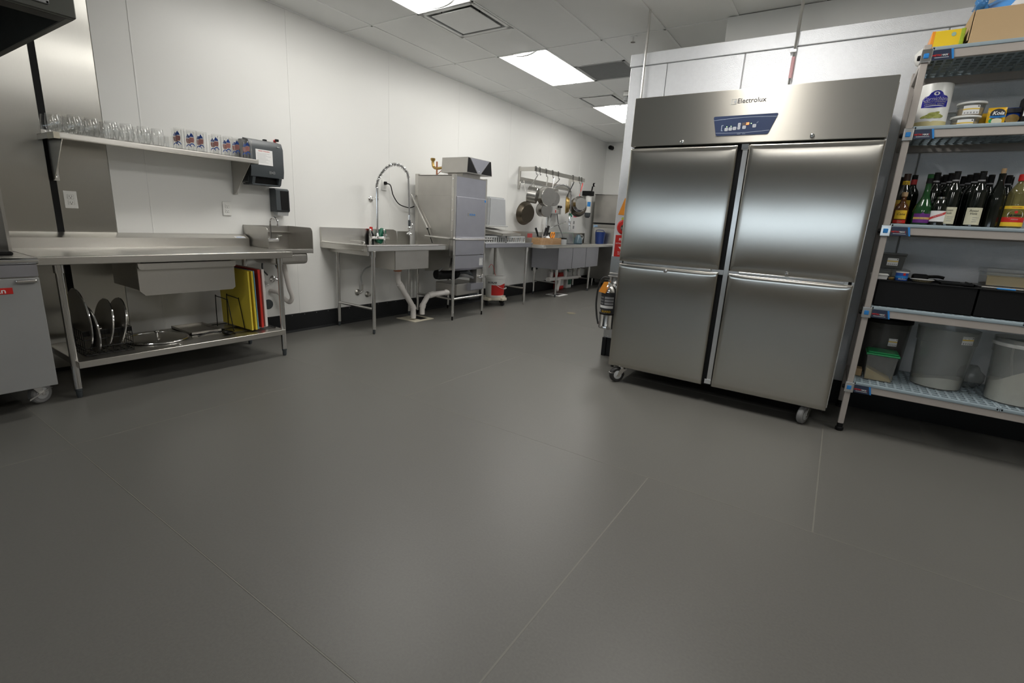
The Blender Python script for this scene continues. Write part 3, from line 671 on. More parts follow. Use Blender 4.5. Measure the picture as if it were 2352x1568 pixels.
part(ft, 'spout', MB().tube(cat([(fx, fy, .94), (fx, fy, 1.07), (fx+.01, fy, 1.115), (fx+.055, fy+.006, 1.135), (fx+.095, fy+.012, 1.11), (fx+.10, fy+.012, 1.06)], 6), .0085, 10).cyl((fx+.10, fy+.012, 1.055), (fx+.10, fy+.012, 1.075), .012), CHROME)
for s in (-1, 1): part(ft, 'tap_handle', MB().cyl((fx+.01, fy+s*.06, .94), (fx+.01, fy+s*.06, .965), .016).tube([(fx+.01, fy+s*.06, .968), (fx+.045, fy+s*.085, .975)], [.010, .006]), CHROME)
part(hs, 'supply_hose', MB().tube(cat([(-4.42, 2.49, .75), (-4.45, 2.50, .66), (-4.44, 2.54, .60)], 6), .007, 8), GREYP)
part(hs, 'supply_hose', MB().tube(cat([(-4.42, 2.60, .75), (-4.44, 2.63, .68), (-4.45, 2.66, .62), (-4.47, 2.655, .555)], 6), .007, 8), GREYP)
part(hs, 'valve', MB().lathe((XL, 2.628, .553), [(.033, 0), (.033, .006), (.02, .02), (.014, .022), (.014, .05), (.0, .052)], 16, 'x').cyl((XL+.045, 2.628, .553), (XL+.045, 2.665, .545), .012), CHROME)
part(hs, 'valve', MB().lathe((XL, 2.545, .505), [(.03, 0), (.03, .006), (.018, .02), (.012, .05), (.0, .052)], 16, 'x'), CHROME)
part(hs, 'trap', MB().tube(cat([(-4.3, 2.62, .73), (-4.3, 2.66, .50), (-4.3, 2.69, .40), (-4.33, 2.68, .345), (-4.38, 2.66, .37), (-4.42, 2.625, .43), (-4.46, 2.60, .44), (XL+.003, 2.60, .44)], 6), .021, 12), PVC)
solo('pipe_cap', 'round dark pipe cap low on the white wall under the hand sink', 'pipe cap', MB().lathe((XL+.001, 2.565, .31), [(.048, 0), (.048, .004), (.0, .008)], 24, 'x'), GREYP, (XL, 2.565, .31))

# ------------------------------------------------------------------ soiled dish table with pre-rinse
DX, DY0, DY1, DZ = -3.86, 3.165, 4.435, .912
dt = thing('dish_table', 'stainless corner dish table with deep sink bowl left of the dishwasher', 'dish table', (-4.2, 3.8, 0))
top = MB().box(-4.49, DX-.02, DY0+.02, 3.62, DZ-.05, DZ-.045).box(-4.49, -4.27, 3.62, 4.16, DZ-.05, DZ-.045).box(-3.925, DX-.02, 3.62, 4.16, DZ-.05, DZ-.045).box(-4.49, DX-.02, 4.16, DY1, DZ-.05, DZ-.045)
part(dt, 'tabletop', top, STEEL)
rim = MB().box(DX-.022, DX, DY0+.08, DY1, DZ-.064, DZ, .009, 3)
rim.tube([(DX-.008, DY0+.07, DZ-.006), (DX-.008, DY1, DZ-.006)], .011, 10)
part(dt, 'front_rim', rim, TUBE)
er = MB().prism([(-4.49, DY0), (DX-.03, DY0+.05), (DX-.01, DY0+.09), (DX-.03, DY0+.09), (-4.47, DY0+.025)], 'z', DZ-.064, DZ).tube([(-4.49, DY0+.005, DZ-.006), (DX-.03, DY0+.055, DZ-.006), (DX-.008, DY0+.09, DZ-.006)], .010, 10)
part(dt, 'end_rim', er, STEEL)
bsp = [(DY0, DZ-.06), (DY0, 1.055), (4.15, 1.048), (4.195, 1.03), (4.225, DZ-.06)]
bk = MB().prism(bsp, 'x', XL+.003, XL+.03)
part(dt, 'backsplash', bk, STEEL)
part(dt, 'guard_plate', MB().box(XL+.003, XL+.012, 4.235, 4.44, DZ-.06, 1.03, .002, 1), WALLSTEEL)
part(dt, 'under_brace', MB().box(-4.47, DX-.03, DY0+.09, DY0+.12, DZ-.105, DZ-.066), STEELD)
SB = (-4.27, -3.905, 3.64, 4.155, .648)
bw = MB().box(SB[0], SB[0]+.006, SB[2], SB[3], SB[4], DZ-.05).box(SB[1]-.006, SB[1], SB[2], SB[3], SB[4], DZ-.05, .002, 1).box(SB[0], SB[1], SB[2], SB[2]+.006, SB[4], DZ-.05, .002, 1).box(SB[0], SB[1], SB[3]-.006, SB[3], SB[4], DZ-.05).box(SB[0], SB[1], SB[2], SB[3], SB[4]-.004, SB[4]+.004, .002, 1)
part(dt, 'sink_bowl', bw, STEELD)
for x, y in ((-3.882, 3.325), (-4.445, 3.325)):
    lg = part(dt, 'leg', MB().cyl((x, y, .05), (x, y, DZ-.055), .0205, n=18).cyl((x, y, DZ-.12), (x, y, DZ-.06), .026, n=18), TUBE)
    part(lg, 'foot', MB().lathe((x, y, 0), [(.008, 0), (.014, .01), (.014, .05)], 12), GREYP)
lg = part(dt, 'leg', MB().cyl((-4.40, 4.33, .05), (-4.40, 4.33, DZ-.055), .0205, n=18), TUBE)
part(lg, 'foot', MB().lathe((-4.40, 4.33, 0), [(.008, 0), (.014, .01), (.014, .05)], 12), GREYP)
part(dt, 'cross_brace', MB().cyl((-3.882, 3.325, .262), (-4.445, 3.325, .262), .0145, n=14), TUBE)
dr = part(dt, 'drain_pipe', MB().cyl((-4.12, 3.88, .545), (-4.12, 3.88, .62), .032).tube([(-4.12, 3.88, .56), (-4.12, 3.885, .49), (-4.12, 3.93, .42), (-4.125, 4.09, .215), (-4.13, 4.135, .15), (-4.13, 4.14, .025)], .032, 16), PVC)
part(dr, 'coupling', MB().cyl((-4.12, 3.90, .462), (-4.12, 3.945, .402), .0385), PVC); part(dr, 'coupling', MB().cyl((-4.13, 4.12, .178), (-4.13, 4.14, .135), .0385), PVC)
part(dt, 'strainer', MB().cyl((-4.12, 3.88, .60), (-4.12, 3.88, .648), .045, .05, n=20), COPPER)
part(dt, 'scrap_wire', MB().tube(cat([(-4.05, 3.28, DZ-.04), (-3.98, 3.30, DZ+.025), (-4.22, 3.32, DZ+.03)], 5), .003, 6), TUBE)
# pre-rinse unit, standing on the deck
px, py = -4.40, 3.835
pr = thing('pre_rinse_faucet', 'tall spring pre-rinse faucet rising from the dish table', 'faucet', (px, py, DZ-.045))
part(pr, 'bridge', MB().cyl((px+.0, py-.10, .955), (px, py+.10, .955), .016, n=14).cyl((px, py-.10, .87), (px, py-.10, 1.0), .017, n=14).cyl((px, py+.10, .87), (px, py+.10, 1.0), .017, n=14).lathe((px, py, .94), [(.022, 0), (.024, .02), (.018, .05), (.012, .07)], 14), CHROME)
for s in (-1, 1): part(pr, 'tap_handle', MB().cyl((px, py+s*.10, 1.0), (px, py+s*.10, 1.035), .010, n=10).sphere((px, py+s*.10, 1.04), .014, 10).cyl((px, py+s*.1-.0, .955), (px+.06, py+s*.13, .955), .010, n=8), CHROME)
part(pr, 'riser', MB().cyl((px, py, .98), (px, py, 1.41), .0125, n=14).cyl((px, py, 1.40), (px, py, 1.50), .0165, n=14).lathe((px, py, 1.045), [(.012, 0), (.026, .002), (.026, .006), (.012, .008)], 14), CHROME)
part(pr, 'wall_bracket', MB().cyl((XL+.002, py, 1.378), (px, py, 1.378), .006, n=8).lathe((XL+.001, py, 1.378), [(.032, 0), (.032, .006), (.012, .018)], 18, 'x').cyl((px, py, 1.366), (px, py, 1.39), .018, n=12), CHROME)
arch = cat([(px, py, 1.49), (px, py+.002, 1.54), (px+.03, py+.02, 1.63), (px+.09, py+.055, 1.715), (px+.17, py+.095, 1.755), (px+.25, py+.135, 1.735), (px+.30, py+.165, 1.675), (px+.312, py+.175, 1.62)], 12)
part(pr, 'hose', MB().tube(arch+[Vector((px+.318, py+.18, 1.4)), Vector((px+.322, py+.182, 1.215))], .0085, 10), GREYR)
# spring coil round the hose
L_ = [0]
for a, b in zip(arch, arch[1:]): L_.append(L_[-1]+(b-a).length)
co = []; turns = 46; nn = turns*9; u = Vector((0, 0, 1))
for i in range(nn+1):
    s = L_[-1]*i/nn; k = max(0, min(len(arch)-2, next((j for j in range(len(L_)-1) if L_[j+1] >= s), len(arch)-2)))
    f = (s-L_[k])/max(1e-6, L_[k+1]-L_[k]); p = arch[k].lerp(arch[k+1], f); t_ = (arch[k+1]-arch[k]).normalized()
    nrm = Vector((-math.sin(.6), math.cos(.6), 0)).cross(t_).normalized(); bn_ = t_.cross(nrm); a = 2*PI*9*i/9/9
    co.append(p+.0175*(math.cos(a)*nrm+math.sin(a)*bn_))
part(pr, 'spring', MB().tube(co, .003, 5), CHROME)
hx, hy = px+.322, py+.182
part(pr, 'spray_handle', MB().cyl((hx, hy, 1.0), (hx, hy, 1.215), .0105, n=12).cyl((hx, hy, 1.17), (hx, hy, 1.225), .015, n=12).sphere((hx, hy, 1.085), .022, 14).lathe((hx, hy, 1.01), [(.032, 0), (.034, .008), (.026, .022), (.012, .03), (.012, .06)], 18), CHROME)
part(pr, 'grip', MB().cyl((hx, hy, 1.105), (hx, hy, 1.172), .014, n=12), GREYP)
part(pr, 'lever', MB().tube(cat([(hx+.012, hy+.008, 1.15), (hx+.03, hy+.02, 1.12), (hx+.022, hy+.014, 1.07)], 4), .004, 6), CHROME)
# bottles on the deck behind it
gb = thing('green_bottle', 'tilted dark green plastic bottle behind the pre-rinse taps', 'bottle', (-4.44, 3.90, DZ-.045))
R = Matrix.Translation((-4.44, 3.88, DZ-.04)) @ Matrix.Rotation(-.45, 4, 'X') @ Matrix.Translation((4.44, -3.88, -DZ+.04))
part(gb, 'body', MB().box(-4.474, -4.424, 3.84, 3.925, DZ-.015, 1.075, .022, 4).xf(R), GREEN)
part(gb, 'cap', MB().cyl((-4.45, 3.97, .995), (-4.45, 4.01, .975), .017, n=14), LGREY)
rb = thing('red_cap_bottle', 'small black bottle with a red cap beside the faucet riser', 'bottle', (-4.455, 3.805, DZ-.045))
part(rb, 'body', MB().lathe((-4.447, 3.785, DZ-.045), [(.03, 0), (.03, .12), (.016, .15), (.014, .17)], 16), BLACK)
part(rb, 'cap', MB().lathe((-4.447, 3.785, DZ-.045), [(.018, .165), (.018, .205), (.0, .208)], 14), RED)
# outlet with plug, and wall valves
ot = outlet(4.035, 1.545, 'white wall outlet with a black plug near the dishwasher')
part(ot, 'plug', MB().box(XL+.012, XL+.04, 4.018, 4.052, 1.55, 1.585, .008, 2), BLACK)
solo('power_cord', 'black power cord drooping from outlet to dishwasher', 'cord', MB().tube(cat([(XL+.035, 4.045, 1.565), (XL+.06, 4.08, 1.545), (XL+.05, 4.13, 1.44), (XL+.045, 4.22, 1.35), (XL+.045, 4.34, 1.318), (XL+.05, 4.41, 1.315), (XL+.07, 4.455, 1.335)], 8), .006, 8), BLACK, (XL+.04, 4.25, 1.31))
vl = thing('supply_valve', 'wall water valve with braided hose under the dish table', 'valve', (XL+.03, 3.625, .336))
part(vl, 'flange', MB().lathe((XL+.001, 3.625, .336), [(.036, 0), (.036, .006), (.018, .018), (.015, .05), (0, .052)], 16, 'x'), STEELD)
part(vl, 'stem', MB().cyl((XL+.045, 3.625, .335), (XL+.045, 3.665, .36), .012, n=10).cyl((XL+.045, 3.66, .35), (XL+.045, 3.66, .43), .014, n=10), TUBE)
part(vl, 'hose', MB().tube(cat([(XL+.045, 3.66, .42), (XL+.045, 3.645, .52), (XL+.06, 3.69, .60), (XL+.1, 3.76, .66), (XL+.12, 3.79, .84)], 6), .008, 8), LGREY)
solo('capped_valve', 'capped wall pipe stub right of the water valve', 'valve', MB().lathe((XL+.001, 3.765, .30), [(.034, 0), (.034, .006), (.02, .02), (.02, .045), (.0, .05)], 16, 'x'), STEELD, (XL, 3.765, .3))
# floor sink
fs = thing('floor_sink', 'cream floor sink plate under the dishwasher drain pipes', 'floor drain', (-4.17, 4.21, 0))
part(fs, 'plate', MB().prism([(-4.335, 4.06), (-4.02, 4.06), (-4.02, 4.38), (-4.335, 4.38)], 'z', 0.0, .004).box(-4.335, -4.02, 4.06, 4.10, .004, .007).box(-4.335, -4.02, 4.34, 4.38, .004, .007), IVORY)
part(fs, 'opening', MB().box(-4.27, -4.08, 4.21, 4.335, .0042, .0048), BLACK)

# ------------------------------------------------------------------ dishwasher
WX0_, WX1_, WY0, WY1 = -4.405, -3.80, 4.455, 5.072
dwm = thing('dishwasher', 'tall stainless door type dishwasher with control box on top', 'dishwasher', (-4.1, 4.76, 0))
part(dwm, 'side_panel', MB().box(WX0_+.03, WX1_-.045, WY0, WY0+.006, .78, 1.70, .002, 1).box(WX0_+.03, WX1_-.045, WY0-.004, WY0, .78, 1.47, .001, 1), STEELD)
part(dwm, 'side_panel', MB().box(WX0_+.03, WX1_-.02, WY1-.006, WY1, .78, 1.70, .002, 1), STEELD)
part(dwm, 'inner_chamber', MB().box(WX0_+.03, WX1_-.04, WY0+.01, WY1-.01, .80, 1.69), STEELD)
cp = part(dwm, 'corner_post', MB().box(WX1_-.045, WX1_-.0, WY0-.002, WY0+.010, .76, 1.71, .002, 1).box(WX1_-.006, WX1_+.002, WY0-.002, WY0+.035, .76, 1.71, .002, 1), STEEL)
for z in (1.66, 1.55, 1.43, 1.31, 1.19, 1.07): part(cp, 'rivet', MB().lathe((WX1_-.022, WY0-.002, z), [(.008, 0), (.007, -.003), (0, -.004)], 10, 'y'), CHROME)
part(dwm, 'corner_post', MB().box(WX1_-.04, WX1_+.002, WY1-.020, WY1+.004, .62, 1.71, .003, 1), STEEL)
part(dwm, 'corner_post', MB().box(WX0_-.02, WX0_+.032, WY0-.003, WY0+.03, .76, 1.715, .003, 1), STEEL)
part(dwm, 'upper_panel', MB().box(WX1_-.012, WX1_-.002, WY0+.036, WY1-.02, 1.45, 1.70, .002, 1), STEELV)
dd = part(dwm, 'door', MB().box(WX1_-.004, WX1_+.008, WY0+.036, WY1-.022, .79, 1.468, .003, 1), STEELV)
lp = part(dd, 'name_plate', MB().box(WX1_+.008, WX1_+.011, 4.70, 4.855, 1.253, 1.29, .001, 1), STEELD)
text(lp, 'ECOLAB', .03, CYANB, (WX1_+.0115, 4.785, 1.271), '+x', bold=.001)
part(dd, 'sticker', MB().box(WX1_+.008, WX1_+.009, 5.025, 5.05, 1.43, 1.455), CYANB)
lp2 = part(dwm, 'lower_panel', MB().prism([(WX1_-.004, .785), (WX1_+.004, .785), (WX1_+.004, .63), (WX1_-.03, .60), (WX1_-.034, .605), (WX1_-.006, .635)], 'y', WY0+.036, WY1-.02), STEELV)
st = part(lp2, 'rating_label', MB().box(WX1_+.004, WX1_+.0048, 4.965, 5.035, .655, .745), PAPER)
for i in range(5): part(st, 'print_line', MB().box(WX1_+.0048, WX1_+.0051, 4.97, 5.02+.01*(i % 2), .735-i*.018, .739-i*.018), GREYINK)
for y in (4.56, 4.59, 4.98, 5.01):
    for z in (.80, .835): part(dwm, 'screw', MB().lathe((WX1_+.008, y, z), [(.004, 0), (0, .003)], 8, 'x'), CHROME)
part(dwm, 'bottom_tank', MB().prism([(WX0_+.05, .78), (WX1_-.06, .78), (WX1_-.1, .60), (WX0_+.12, .56)], 'y', WY0+.04, WY1-.04), STEELD)
# door handle bar that wraps two sides, with the side lever
part(dwm, 'handle_bar', MB().tube([(-4.20, WY0-.055, .995), (WX1_-.0, WY0-.05, .985), (WX1_+.05, WY0-.025, .98), (WX1_+.062, WY0+.05, .98), (WX1_+.075, 5.13, .98)], .0125, 10), TUBE)
part(dwm, 'lever', MB().tube([(-4.40, WY0-.01, 1.455), (-4.455, WY0-.03, 1.485), (-4.458, WY0-.035, 1.47), (-4.185, WY0-.035, 1.085)], .0105, 10), TUBE)
part(dwm, 'lever_tip', MB().cyl((-4.185, WY0-.035, 1.085), (-4.18, WY0-.035, 1.075), .0125, n=10).tube([(-4.18, WY0-.035, 1.078), (-4.10, WY0-.035, .915)], .005, 6), BLACK)
# legs and braces
for x, y in ((WX1_-.005, WY0+.02), (WX1_-.005, WY1-.005), (WX0_+.01, WY0+.02), (WX0_+.01, WY1-.005)):
    lg = part(dwm, 'leg', MB().cyl((x, y, .05), (x, y, .80), .0185, n=16), TUBE)
    part(lg, 'foot', MB().lathe((x, y, 0), [(.006, 0), (.011, .008), (.011, .055)], 10), BLACKM)
part(dwm, 'brace', MB().cyl((WX1_-.005, WY0+.02, .262), (WX1_-.005, WY1-.005, .262), .0135, n=12), TUBE)
part(dwm, 'brace', MB().cyl((WX1_-.005, WY0+.02, .262), (WX0_+.01, WY0+.02, .262), .0135, n=12), TUBE)
# machinery
mo = part(dwm, 'pump_motor', MB().cyl((-4.06, 4.50, .535), (-4.02, 4.72, .535), .062, n=22).cyl((-4.068, 4.455, .535), (-4.06, 4.50, .535), .054, .062, n=22).cyl((-4.02, 4.72, .535), (-4.01, 4.80, .53), .075, .05, n=22), BLACKM)
for k in range(5): part(mo, 'fin', MB().cyl((-4.015, 4.705+k*.016, .535), (-4.014, 4.711+k*.016, .535), .078-.004*k, n=20), BLACKM)
part(mo, 'plate', patch(0, 0, .063, -.5, .5, .02, .11).xf(Matrix.Translation((-4.062, 4.49, .535)) @ Matrix.Rotation(-PI/2, 4, 'X') @ Matrix.Rotation(PI/2+.35, 4, 'Z')), PAPER)
part(dwm, 'pump_hose', MB().tube(cat([(-4.0, 4.80, .55), (-3.93, 4.84, .56), (-3.90, 4.92, .54), (-3.89, 5.0, .48)], 6), .024, 10), GREYP)
part(dwm, 'pump_hose', MB().tube(cat([(-4.02, 4.78, .50), (-3.92, 4.82, .515), (-3.88, 4.93, .495), (-3.87, 5.0, .455)], 6), .018, 10), GREYR)
part(dwm, 'pump_hose', MB().tube(cat([(-4.06, 4.47, .56), (-4.0, 4.50, .62), (-3.96, 4.60, .645)], 6), .012, 8), GREYR)
part(dwm, 'pump_hose', MB().tube(cat([(-3.95, 4.60, .62), (-3.88, 4.74, .605), (-3.86, 4.9, .60)], 6), .016, 8), BLACK)
vb = part(dwm, 'valve_box', MB().box(-3.93, -3.815, 4.945, 5.06, .42, .605, .006, 2), STEELD)
part(vb, 'knob', MB().cyl((-3.815, 5.0, .505), (-3.775, 5.01, .512), .018, n=14), CHROME)
part(dwm, 'scrap_tray', MB().box(-4.20, WX1_-.05, 4.60, 5.06, .285, .43, .01, 2), STEELD)
part(dwm, 'scrap_tray_lip', MB().prism([(WX1_-.06, .43), (WX1_+.012, .43), (WX1_+.012, .35), (WX1_-.01, .335), (WX1_-.06, .335)], 'y', 4.80, 5.065), STEELV)
part(dwm, 'drain_box', MB().box(-4.05, WX1_-.04, 4.84, 5.05, .22, .285, .004, 1), GREYP)
dp2 = part(dwm, 'drain_pipe', MB().tube([(-3.98, 4.63, .315), (-4.05, 4.53, .30), (-4.12, 4.43, .285), (-4.125, 4.375, .265), (-4.125, 4.31, .19), (-4.125, 4.285, .16), (-4.125, 4.285, .055)], .032, 16), PVC)
for a_, b_ in (((-4.10, 4.462, .291), (-4.125, 4.40, .275)), ((-4.125, 4.30, .178), (-4.125, 4.285, .135)), ((-4.00, 4.60, .312), (-4.02, 4.575, .308))): part(dp2, 'coupling', MB().cyl(a_, b_, .0385), PVC)
# control box and plumbing on top
cbm = part(dwm, 'control_box', MB().prism([(4.545, 1.735), (5.03, 1.735), (5.0, 1.905), (4.56, 1.905)], 'x', -4.09, -3.70), STEELD)
cb2 = part(cbm, 'face_plate', MB().prism([(4.60, 1.90), (4.965, 1.90), (4.80, 1.742), (4.745, 1.742)], 'x', -3.70, -3.697), STEELV)
part(cb2, 'button', MB().lathe((-3.697, 4.772, 1.765), [(.008, 0), (.006, .004), (0, .005)], 12, 'x'), CHROME)
part(cbm, 'left_screen', MB().prism([(4.562, 1.90), (4.592, 1.90), (4.735, 1.742), (4.55, 1.742)], 'x', -3.70, -3.6985), BLACK)
part(cbm, 'right_screen', MB().prism([(4.972, 1.90), (4.998, 1.90), (5.024, 1.742), (4.81, 1.742)], 'x', -3.70, -3.6985), BLACK)
part(dwm, 'box_pedestal', MB().box(-4.05, -3.82, 4.62, 4.95, 1.70, 1.737), STEELD)
vbz = part(dwm, 'vacuum_breaker', MB().tube(cat([(-4.09, 4.56, 1.79), (-4.17, 4.555, 1.785), (-4.215, 4.55, 1.80), (-4.23, 4.55, 1.84), (-4.23, 4.55, 1.87)], 6), .016, 12).lathe((-4.23, 4.55, 1.865), [(.016, 0), (.027, .012), (.030, .03), (.022, .036), (.0, .038)], 16), BRASS)
part(dwm, 'copper_pipe', MB().cyl((-4.165, 4.55, 1.70), (-4.165, 4.55, 1.86), .010, n=10).tube([(-4.165, 4.55, 1.71), (-4.09, 4.552, 1.76)], .004, 6), COPPER)
part(dwm, 'top_cap', MB().box(WX0_, WX1_, WY0, WY1, 1.69, 1.702, .002, 1), STEELD)
part(dwm, 'flyer', MB().box(-4.2, -3.9, 4.97, 5.065, 1.703, 1.705), PAPER)
# ------------------------------------------------------------------ clean dish table
CX, CY0, CY1, CZ = -3.80, 5.095, 6.265, .925
ct = thing('clean_dish_table', 'stainless landing table between the dishwasher and the long sink', 'work table', (-4.15, 5.7, 0))
part(ct, 'tabletop', MB().box(-4.49, CX-.02, CY0, CY1, CZ-.012, CZ-.006), STEEL)
part(ct, 'front_rim', MB().box(CX-.02, CX, CY0, CY1-.04, CZ-.058, CZ, .008, 3).tube([(CX-.008, CY0, CZ-.004), (CX-.008, CY1, CZ-.004)], .010, 8), STEELV)
part(ct, 'end_rim', MB().box(-4.49, CX-.01, CY1-.02, CY1, CZ-.055, CZ, .006, 2), STEEL)
bk = part(ct, 'backsplash', MB().box(XL+.003, XL+.025, CY0, 6.262, CZ-.05, 1.072, .004, 1), STEEL)
for x, y in ((-3.875, 6.215), (-4.44, 6.20)):
    lg = part(ct, 'leg', MB().cyl((x, y, .05), (x, y, CZ-.02), .0205, n=16).cyl((x, y, CZ-.12), (x, y, CZ-.06), .026, n=16), TUBE)
    part(lg, 'foot', MB().lathe((x, y, 0), [(.008, 0), (.014, .01), (.014, .05)], 12), TUBE)
part(ct, 'brace', MB().cyl((-3.875, 6.215, .25), (-4.44, 6.20, .25), .014, n=12), TUBE)
part(ct, 'support_post', MB().cyl((-4.30, 6.02, .30), (-4.30, 6.02, CZ-.012), .022, n=14), STEELD)
def dish_rack(y0, y1, lab_):
    t = thing('dish_rack', lab_, 'dish rack', (-4.12, (y0+y1)/2, CZ-.006), 'dish racks on the landing table')
    m = MB(); z0, z1 = CZ-.005, CZ+.095; x0, x1 = -4.37, -3.87
    for z in (z0, z1-.022):
        m.box(x1-.01, x1, y0, y1, z, z+.022).box(x0, x0+.01, y0, y1, z, z+.022).box(x0, x1, y0, y0+.01, z, z+.022).box(x0, x1, y1-.01, y1, z, z+.022)
    n = 9
    for i in range(n+1):
        y = y0+.008+(y1-y0-.016)*i/n; m.box(x1-.009, x1-.001, y-.010, y+.010, z0+.01, z1-.01).box(x0+.001, x0+.009, y-.010, y+.010, z0+.01, z1-.01)
        x = x0+.008+(x1-x0-.016)*i/n; m.box(x-.010, x+.010, y0+.001, y0+.009, z0+.01, z1-.01).box(x-.010, x+.010, y1-.009, y1-.001, z0+.01, z1-.01)
    part(t, 'lattice', m, LGREY)
    part(t, 'base', MB().box(x0+.01, x1-.01, y0+.01, y1-.01, z0, z0+.008), GREYP)
    return t
dish_rack(5.16, 5.64, 'slotted grey dish rack under the tilted steel pan'); dish_rack(5.67, 6.15, 'slotted grey dish rack at the right end of the landing table')
q = MB().box(-.27, .27, -.36, .36, 0, .006, .002, 1).box(-.27, .27, .354, .36, -.03, .004).box(.264, .27, -.36, .36, -.03, .004).box(-.27, -.264, -.36, .36, -.03, .004).box(-.27, .27, -.36, -.354, -.03, .004)
solo('steel_tray', 'upturned steel tray lying tilted across the dish racks', 'tray', q.xf(Matrix.Translation((-4.13, 5.74, CZ+.165)) @ Matrix.Rotation(.22, 4, 'Z') @ Matrix.Rotation(.14, 4, 'Y')), STEEL, (-4.13, 5.74, CZ+.1))
q = MB().prism([(-.15, 0), (.15, 0), (.125, .36), (-.125, .36)], 'y', -.09, .09)
bin_ = MB().box(-.155, .155, -.10, .10, 0, .02, .008, 2)
m_ = Matrix.Translation((-4.24, 5.80, CZ+.213)) @ Matrix.Rotation(-PI/2-.1, 4, 'Z')
gb2 = thing('plastic_bin', 'upturned glossy grey plastic bin standing beside the dishwasher', 'bin', (-4.24, 5.80, CZ+.213))
bmx = bmesh.new(); bmesh.ops.create_cube(bmx, size=1)
for v in bmx.verts:
    k = 1 if v.co.z < 0 else .86
    v.co = Vector((v.co.x*.40*k, v.co.y*.25*k, (v.co.z+.5)*.40))
bmesh.ops.bevel(bmx, geom=bmx.edges[:], offset=.02, segments=3, affect='EDGES')
part(gb2, 'body', MB().bm(bmx).xf(m_), mat('glossy_grey_bin', (.36, .37, .38), .18, 0, var=.05, wave=.1, wscale=6))
part(gb2, 'rim', MB().box(-.215, .215, -.14, .14, 0, .018, .008, 2).xf(m_), LGREY)
# bucket on a dolly
bu = (-4.17, 5.86)
dl = thing('bucket_dolly', 'cream plastic dolly carrying the detergent bucket', 'dolly', (bu[0], bu[1], 0))
dm = MB()
for a, b in ((-.17, .03), (-.03, .17)):
    pass
dm.box(bu[0]-.19, bu[0]+.19, bu[1]-.055, bu[1]+.055, .08, .12, .008, 2).box(bu[0]-.055, bu[0]+.055, bu[1]-.22, bu[1]+.22, .08, .12, .008, 2).lathe((bu[0], bu[1], .085), [(.16, 0), (.165, .03), (.15, .034)], 24)
part(dl, 'deck', dm, IVORY)
for dx, dy in ((.15, 0), (-.15, 0), (0, .18), (0, -.18)):
    w_ = part(dl, 'wheel', MB().lathe((bu[0]+dx, bu[1]+dy-.012, .032), [(.012, 0), (.03, 0), (.032, .006), (.032, .02), (.03, .025), (.012, .025)], 16, 'y'), RUBBER)
    part(w_, 'fork', MB().box(bu[0]+dx-.014, bu[0]+dx+.014, bu[1]+dy-.018, bu[1]+dy+.018, .058, .082), BLACK)
bk_ = thing('detergent_bucket', 'white bucket with red label on a dolly under the table', 'bucket', (bu[0], bu[1], .12))
part(bk_, 'body', MB().lathe((bu[0], bu[1], .121), [(.128, 0), (.135, .01), (.150, .285)], 36), WHITEP)
part(bk_, 'lid', MB().lathe((bu[0], bu[1], .121), [(.150, .272), (.158, .275), (.158, .30), (.150, .306), (.135, .303), (.130, .312), (.0, .314)], 36), WHITEP)
lm = MB(); n = 14
def rr(z): return .135+(z-.131)/.275*.015+.0012
for (a0, a1, z0, zt0, zt1) in ((.55, 2.35, .155, .305, .325),):
    pts = [(a0+(a1-a0)*i/n) for i in range(n+1)]
    zt = [zt0 if i < 7 else zt0+(zt1-zt0)*min(1, (i-7)/4) for i in range(n+1)]
    lm.add([(bu[0]+rr(z0)*math.cos(a-1.85), bu[1]+rr(z0)*math.sin(a-1.85), z0) for a in pts]+[(bu[0]+rr(z)*math.cos(a-1.85), bu[1]+rr(z)*math.sin(a-1.85), z) for a, z in zip(pts, zt)], [(i, i+1, n+2+i, n+1+i) for i in range(n)])
part(bk_, 'red_label', lm, RED)
part(bk_, 'bail', MB().tube(cat([(bu[0]+.05, bu[1]-.145, .34), (bu[0]+.155, bu[1]-.06, .27), (bu[0]+.165, bu[1]+.05, .25), (bu[0]+.06, bu[1]+.145, .34)], 6), .0025, 6), TUBE)
part(bk_, 'grip', MB().cyl((bu[0]+.164, bu[1]-.0, .256), (bu[0]+.160, bu[1]+.07, .262), .007, n=8), WHITEP)
part(bk_, 'tube', MB().tube(cat([(bu[0], bu[1], .43), (bu[0]-.02, bu[1]-.03, .56), (bu[0]+.0, bu[1]-.12, .60), (bu[0]+.02, bu[1]-.2, .56)], 6), .0035, 6), REDP)
tx = text(bk_, 'ECOLAB', .034, INK, (bu[0]+.153, bu[1]-.03, .342), '+x', bold=.001)
tx.data.transform(Matrix.Rotation(-1.0, 4, 'Z'))

# ------------------------------------------------------------------ three compartment sink
KX, KY0, KY1, KZ = -3.775, 6.56, 9.42, .895
ks = thing('triple_sink', 'long stainless three compartment sink along the far wall', 'sink', (-4.15, 8.0, 0))
part(ks, 'drainboard', MB().box(-4.49, KX-.02, KY0, 7.26, KZ-.03, KZ-.024), STEEL)
part(ks, 'drainboard', MB().box(-4.49, KX-.02, 8.915, KY1, KZ-.03, KZ-.024), STEEL)
part(ks, 'front_rim', MB().box(KX-.022, KX, KY0+.06, KY1, KZ-.052, KZ, .008, 3).tube([(KX-.01, KY0+.05, KZ-.006), (KX-.01, KY1, KZ-.006)], .012, 10), TUBE)
part(ks, 'end_rim', MB().prism([(-4.47, 6.345), (-4.44, 6.345), (KX-.02, KY0+.02), (KX, KY0+.07), (-4.47, KY0+.02)], 'z', KZ-.05, KZ), STEEL)
part(ks, 'apron', MB().box(-3.94, -3.93, 7.27, 8.91, KZ-.06, KZ-.02), STEEL)
part(ks, 'backsplash', MB().box(XL+.003, XL+.035, 6.345, KY1, KZ-.05, 1.07, .004, 1), STEEL)
